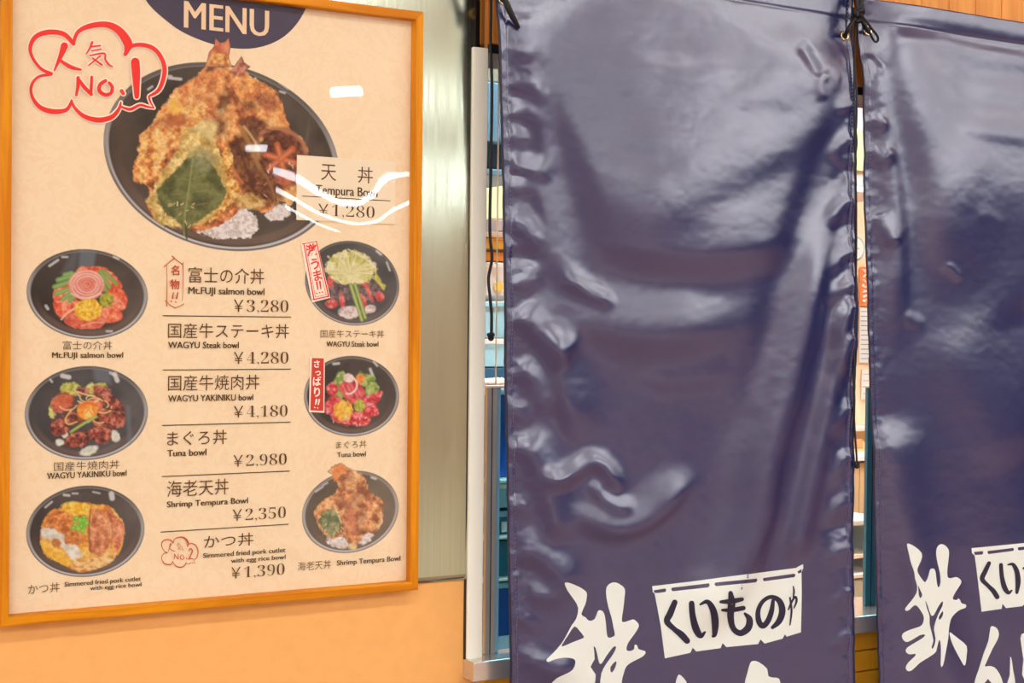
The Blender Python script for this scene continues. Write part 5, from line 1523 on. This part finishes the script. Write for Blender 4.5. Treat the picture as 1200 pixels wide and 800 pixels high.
def carton(label, x0, x1, y0, y1, yy, m, m2):
    t = thing('carton', label, 'box', tuple(P((x0 + x1) / 2, y1, yy)), 'cartons on the kitchen shelf')
    ib(x0, x1, y0 + 2, y1, yy, 0.14, 0.002).build('body', m, t)
    ib(x0 - .5, x1 + .5, y0, y0 + 2.2, yy - 0.002, 0.144, 0.001).build('lid', m2, t)


carton('yellow carton in the left gap above the orange one', 556, 612, 280, 292.5, 1.42, M['yellow'], M['orange'])
carton('orange carton in the left gap below the yellow one', 554, 616, 293.2, 306, 1.41, M['orange'], M['brown'])
t = thing('paper_sack', 'white paper sack with a yellow mark in the left gap', 'bag', tuple(P(582, 352, 1.40)))
sk = ib(552, 612, 307, 352, 1.40, 0.16, 0.012)
sk.build('sack', M['white'], t)
q = P(584, 336, 1.398); MB().lathe([(0.013, 0), (0.013, -0.002)], q, 'y', 20).build('mark', M['yellow'], t)


def bin_(name, label, x0, x1, y0, y1, yy, m, m2, dep=0.22):
    a = P(x0, (y0 + y1) / 2, yy); b = P(x1, (y0 + y1) / 2, yy); z1 = P(x0, y0, yy)[2]; z0 = P(x0, y1, yy)[2]
    t = thing(name, label, 'bin', ((a[0] + b[0]) / 2, yy, z0), 'plastic bins in the kitchen')
    th_ = 0.006; mb = MB()
    mb.box(a[0], b[0], yy, yy + th_, z0, z1, .002).box(a[0], b[0], yy + dep - th_, yy + dep, z0, z1, .002).box(a[0], a[0] + th_, yy + th_, yy + dep - th_, z0, z1, .001).box(b[0] - th_, b[0], yy + th_, yy + dep - th_, z0, z1, .001).box(a[0] + th_, b[0] - th_, yy + th_, yy + dep - th_, z0, z0 + th_)
    mb.build('body', m, t)
    MB().box(a[0] - .004, b[0] + .004, yy - .006, yy + .004, z1 - .012, z1, .002).build('rim', m2, t)
    return t


bin_('storage_bin', 'light blue bin in the left gap under the white sack', 548, 604, 353, 396, 1.36, M['ltblue'], M['ltblue'])
bin_('storage_bin', 'light blue bin in the left gap, just above the dark tray', 548, 606, 397, 430, 1.34, M['ltblue'], M['white'])
add('dark_tray', 'dark teal tray in the left gap above the steel edge', 'tray', 546, 608, 431, 446, 1.33, 0.3, M['hood_dark'])
cl = MB()
for k in range(5):
    q = P(568 + k * 5, 449, 1.1)
    bm = bmesh.new(); bmesh.ops.create_icosphere(bm, subdivisions=2, radius=0.02)
    for v in bm.verts:
        v.co *= 0.8 + 0.4 * float(vnoise(v.co.x * 90 + k * 3, v.co.z * 90 + v.co.y * 60, 3)); v.co.z *= 0.6
    bm.verts.index_update()
    cl.add([np.array(v.co[:]) + q for v in bm.verts], [[v.index for v in f.verts] for f in bm.faces]); bm.free()
tag(cl.build('crumpled_cloth', M['white'], None, True, base=tuple(P(578, 455, 1.1))), 'crumpled white cloth in the left gap behind the steel edge', 'cloth')
add('back_counter', 'white counter running through the kitchen behind the low glass', 'counter', 520, 700, 455, 462, 1.08, 0.55, M['white'])
bin_('storage_crate', 'strong blue crate under the counter in the left gap', 560, 640, 463, 560, 1.10, M['blue'], M['blue'], 0.3)
t = thing('storage_rack', 'steel rack with bins low in the left gap behind the glass', 'rack', tuple(P(600, 790, 1.06)))
for yy in (562, 628, 677, 760):
    ib(540, 660, yy, yy + 3, 1.05, 0.4, .001).build('rack_shelf', M['alu'], t)
for xx in (541, 657):
    for dy in (1.05, 1.44):
        ib(xx, xx + 3, 462, 800, dy, 0.012, .001).build('rack_post', M['chrome'], t)
bin_('storage_bin', 'light blue bin on the rack, left gap, below the strong blue crate', 570, 630, 567, 596, 1.08, M['ltblue'], M['white'], .3)
bin_('storage_bin', 'teal bin with a white card on the rack in the left gap', 570, 630, 600, 627, 1.08, M['teal'], M['ltblue'], .3)
bin_('storage_bin', 'tall teal bin on the rack in the left gap', 570, 630, 634, 676, 1.08, M['teal'], M['teal'], .3)
bin_('storage_crate', 'blue crate low on the rack in the left gap', 570, 630, 684, 757, 1.08, M['blue'], M['ltblue'], .3)
q = P([589, 596], [612, 624], 1.074)
add('card', 'small white card on a teal bin in the left gap', 'card', 588, 600, 611, 623, 1.069, 0.003, M['white'], .001)
q0, q1 = P(584.4, 120, 0.05), P(584.4, 455, 0.05)
tag(MB().tube(np.array([[q0[0], 0.05, Z_HEAD - .004], [q0[0], .05, q1[2]]]), 0.0011, 6).build('wire', M['alu'], None, True, base=tuple(q0)), 'thin pale upright wire in the left gap beside the banner', 'wire')

# right gap
YB = 2.2
t = thing('wall_cabinet', 'lilac and pale green wall cabinet high in the gap between the banners', 'cabinet', tuple(P(1010, 226, YB)))
ib(960, 1080, 80, 112, YB, 0.4).build('upper_trim', M['dark'], t)
ib(960, 1080, 112.5, 121, YB - .02, 0.4).build('light_rail', M['white'], t)
ib(960, 1080, 121.5, 219, YB, 0.4).build('body', M['lilac'], t)
ib(970, 1050, 152, 200, YB - .015, 0.02).build('door_panel', M['lit_green'], t)
ib(960, 1080, 219.5, 226, YB - .02, 0.4).build('lower_rail', M['white'], t)
YW = 2.985
q = P(1001, 291, YW)
t = thing('wall_clock', 'round pale wall clock half hidden by the left banner, between the banners', 'clock', tuple(q))
MB().lathe([(0.046, 0.012), (0.052, 0.008), (0.052, -0.008), (0.047, -0.012), (0.044, -0.008)], q, 'y', 40).build('case', M['ltblue'], t, True)
MB().lathe([(0.044, 0.0), (0.044, -0.009)], q, 'y', 40).build('dial', M['white'], t)
MB().box(q[0] - .001, q[0] + .001, q[1] - .012, q[1] - .0095, q[2], q[2] + .03).build('hand', M['dark'], t)
MB().box(q[0], q[0] + .02, q[1] - .012, q[1] - .0095, q[2] - .001, q[2] + .001).build('hand', M['dark'], t)


def notice(label, x0, x1, y0, y1, m, pen, rows, sq):
    t = thing('wall_notice', label, 'notice', tuple(P((x0 + x1) / 2, y1, YW)), 'notices on the kitchen wall')
    ib(x0, x1, y0, y1, YW + .004, 0.003, .0005).build('paper', m, t)
    if rows:
        mb = MB(); rs = np.random.RandomState(rows)
        for k in range(rows):
            yy = y0 + (y1 - y0) * (k + .7) / (rows + .6)
            if sq:
                p = [(x0 + 4 + rs.uniform(-1, 4), yy - 1.5 + 3 * j / 3) for j in range(4)]
                mb.tube(P([a for a, b in p], [b for a, b in p], YW + .002), 0.0035, 6)
            else:
                a = P(x0 + 1.5, yy, YW + .003); b = P(x0 + 1.5 + (x1 - x0) * rs.uniform(.5, .8), yy, YW + .003)
                mb.box(a[0], b[0], a[1] - .0006, a[1] + .0006, a[2] - .0016, a[2] + .0016)
        mb.build('print', pen, t)


notice('orange notice with white scrawl between the banners, uppermost', 1007.5, 1036, 313, 358, M['orange_paper'], M['white'], 7, True)
notice('pale blue-printed notice between the banners, under the orange one', 1007.5, 1036, 361, 425, M['bluepaper'], M['pen'], 11, False)
notice('small white notice between the banners, lowest of three', 1010, 1034, 433, 468, M['white'], M['lilac'], 4, False)
add('wall_ledge', 'cream ledge on the kitchen wall between the banners', 'ledge', 960, 1060, 500, 505, 2.9, 0.09, M['white'])
add('cardboard_box', 'brown cardboard box on the cabinet between the banners', 'box', 1003.5, 1012, 515, 527, 2.6, 0.12, M['boxbrown'])
t = thing('base_cabinet', 'beige cabinet with a white top between the banners behind the cord knot', 'cabinet', tuple(P(1010, 700, 2.4)))
ib(950, 1080, 535, 540, 2.38, 0.56).build('top', M['white'], t)
ib(950, 1005.6, 540.5, 800, 2.4, 0.5).build('door', M['beige'], t)
ib(1006.2, 1080, 540.5, 800, 2.4, 0.5).build('door', M['beige'], t)
ib(950, 1080, 527, 534.5, 2.55, 0.3).build('back_rail', M['cream'], t)
t = thing('white_freezer', 'white and blue kitchen machine with shelves low in the gap between the banners', 'machine', tuple(P(1000, 725, 1.3)))
a = P(960, 660, 1.3)[0]; b = P(1040, 660, 1.3)[0]; zz = [float(P(1005, k, 1.3)[2]) for k in (609, 616, 650, 655, 672, 677, 726)]
mb = MB(); mb.box(a, b, 1.3, 1.75, zz[1], zz[0], .004).box(a, a + .02, 1.31, 1.75, zz[6], zz[1]).box(b - .02, b, 1.31, 1.75, zz[6], zz[1]).box(a, b, 1.73, 1.75, zz[6], zz[1])
mb.build('housing', M['machine'], t)
MB().box(a, b, 1.31, 1.75, 0.0, zz[6] - .001, .004).build('base', M['machine'], t)
MB().box(a + .02, b - .02, 1.305, 1.72, zz[3], zz[2], .002).build('shelf', M['white'], t); MB().box(a + .02, b - .02, 1.295, 1.72, zz[5], zz[4], .002).build('shelf', M['white'], t)
MB().box(a + .02, b - .02, 1.32, 1.7, zz[6], zz[5] - .01, .004).build('drawer', M['machine'], t)
MB().box(a + .02, b - .02, 1.5, 1.7, zz[2] + .001, zz[1] - .004, .004).build('tank', M['mach_in'], t)
# counter carrying the things that stand in the kitchen (below the picture)
sbox('trim_3', X_OPEN, X_OPEN + 4.5, 0.9, 1.02, 0.0, 0.62, M['beige'])


# ------------------------------------------------------------------ lamps
def lamp_row(name, label, cat, x0, x1, y, z, w, mat, body, group):
    t = thing(name, label, cat, ((x0 + x1) / 2, y, z), group)
    MB().box(x0, x1, y - w / 2, y + w / 2, z - 0.03, z, 0.004).build('tube', mat, t)
    MB().box(x0 - .03, x1 + .03, y - w / 2 - .03, y + w / 2 + .03, z, z + 0.06, 0.004).build('housing', body, t)
    MB().box((x0 + x1) / 2 - .01, (x0 + x1) / 2 + .01, y - .01, y + .01, z + .06, CEIL).build('hanger', body, t)
    return t


em = emit('warm_tube', (250, 251, 255), MALL_TUBE); ep = emit('panel_light', (250, 251, 255), PANEL_LIGHT); es = emit('thin_strip', (240, 250, 255), STRIP_LIGHT); ek = emit('kitchen_light', (250, 252, 255), KITCHEN_LIGHT)
for k, x in enumerate((-1.6, 0.4, 2.4, 4.4)):
    lamp_row('ceiling_light', 'long ceiling light of the mall row nearest the shop', 'lamp', x, x + 1.6, -1.7, 2.96, 0.10, em, M['ceiling'], 'mall ceiling lights')
for x, y in ((-2.0, -3.6), (1.0, -3.6), (4.0, -3.6), (7.0, -3.6), (5.5, -6.0), (6.4, -9.2), (7.2, -5.2), (8.2, -8.0), (10.6, -8.0)):
        lamp_row('ceiling_light', 'unseen square ceiling light added further out in the mall', 'lamp', x, x + 1.5, y, 2.98, 0.9, ep, M['ceiling'], 'added square mall lights')
for (a, b, r_) in (((2.98, -6.2, 2.375), (6.2, -6.6, 2.40), .0105), ((3.0, -6.2, 2.315), (6.2, -8.9, 2.33), .011), ((3.05, -6.2, 2.25), (3.6, -6.8, 2.23), .010), ((2.74, -6.0, 2.41), (2.86, -6.0, 2.41), .010),
                     ((2.81, -5.0, 2.59), (2.96, -5.0, 2.615), .032), ((3.28, -5.0, 2.63), (3.40, -5.0, 2.65), .026)):
    a = np.array(a); b = np.array(b)
    t = thing('strip_light', 'bright strip light over the shops across the mall', 'lamp', tuple((a + b) / 2), 'strip lights across the mall')
    MB().tube([a, b], r_, 10, sub=1).build('tube', es, t)
    MB().box((a[0] + b[0]) / 2 - .01, (a[0] + b[0]) / 2 + .01, (a[1] + b[1]) / 2 - .01, (a[1] + b[1]) / 2 + .01, (a[2] + b[2]) / 2 + r_, CEIL).build('hanger', M['ceiling'], t)
for x in (1.2, 2.6, 4.0):
    lamp_row('ceiling_light', 'long ceiling light inside the kitchen', 'lamp', x, x + 1.1, 0.8 + (x - 1.2) * .25, 2.96, 0.16, ek, M['ceiling'], 'kitchen ceiling lights')
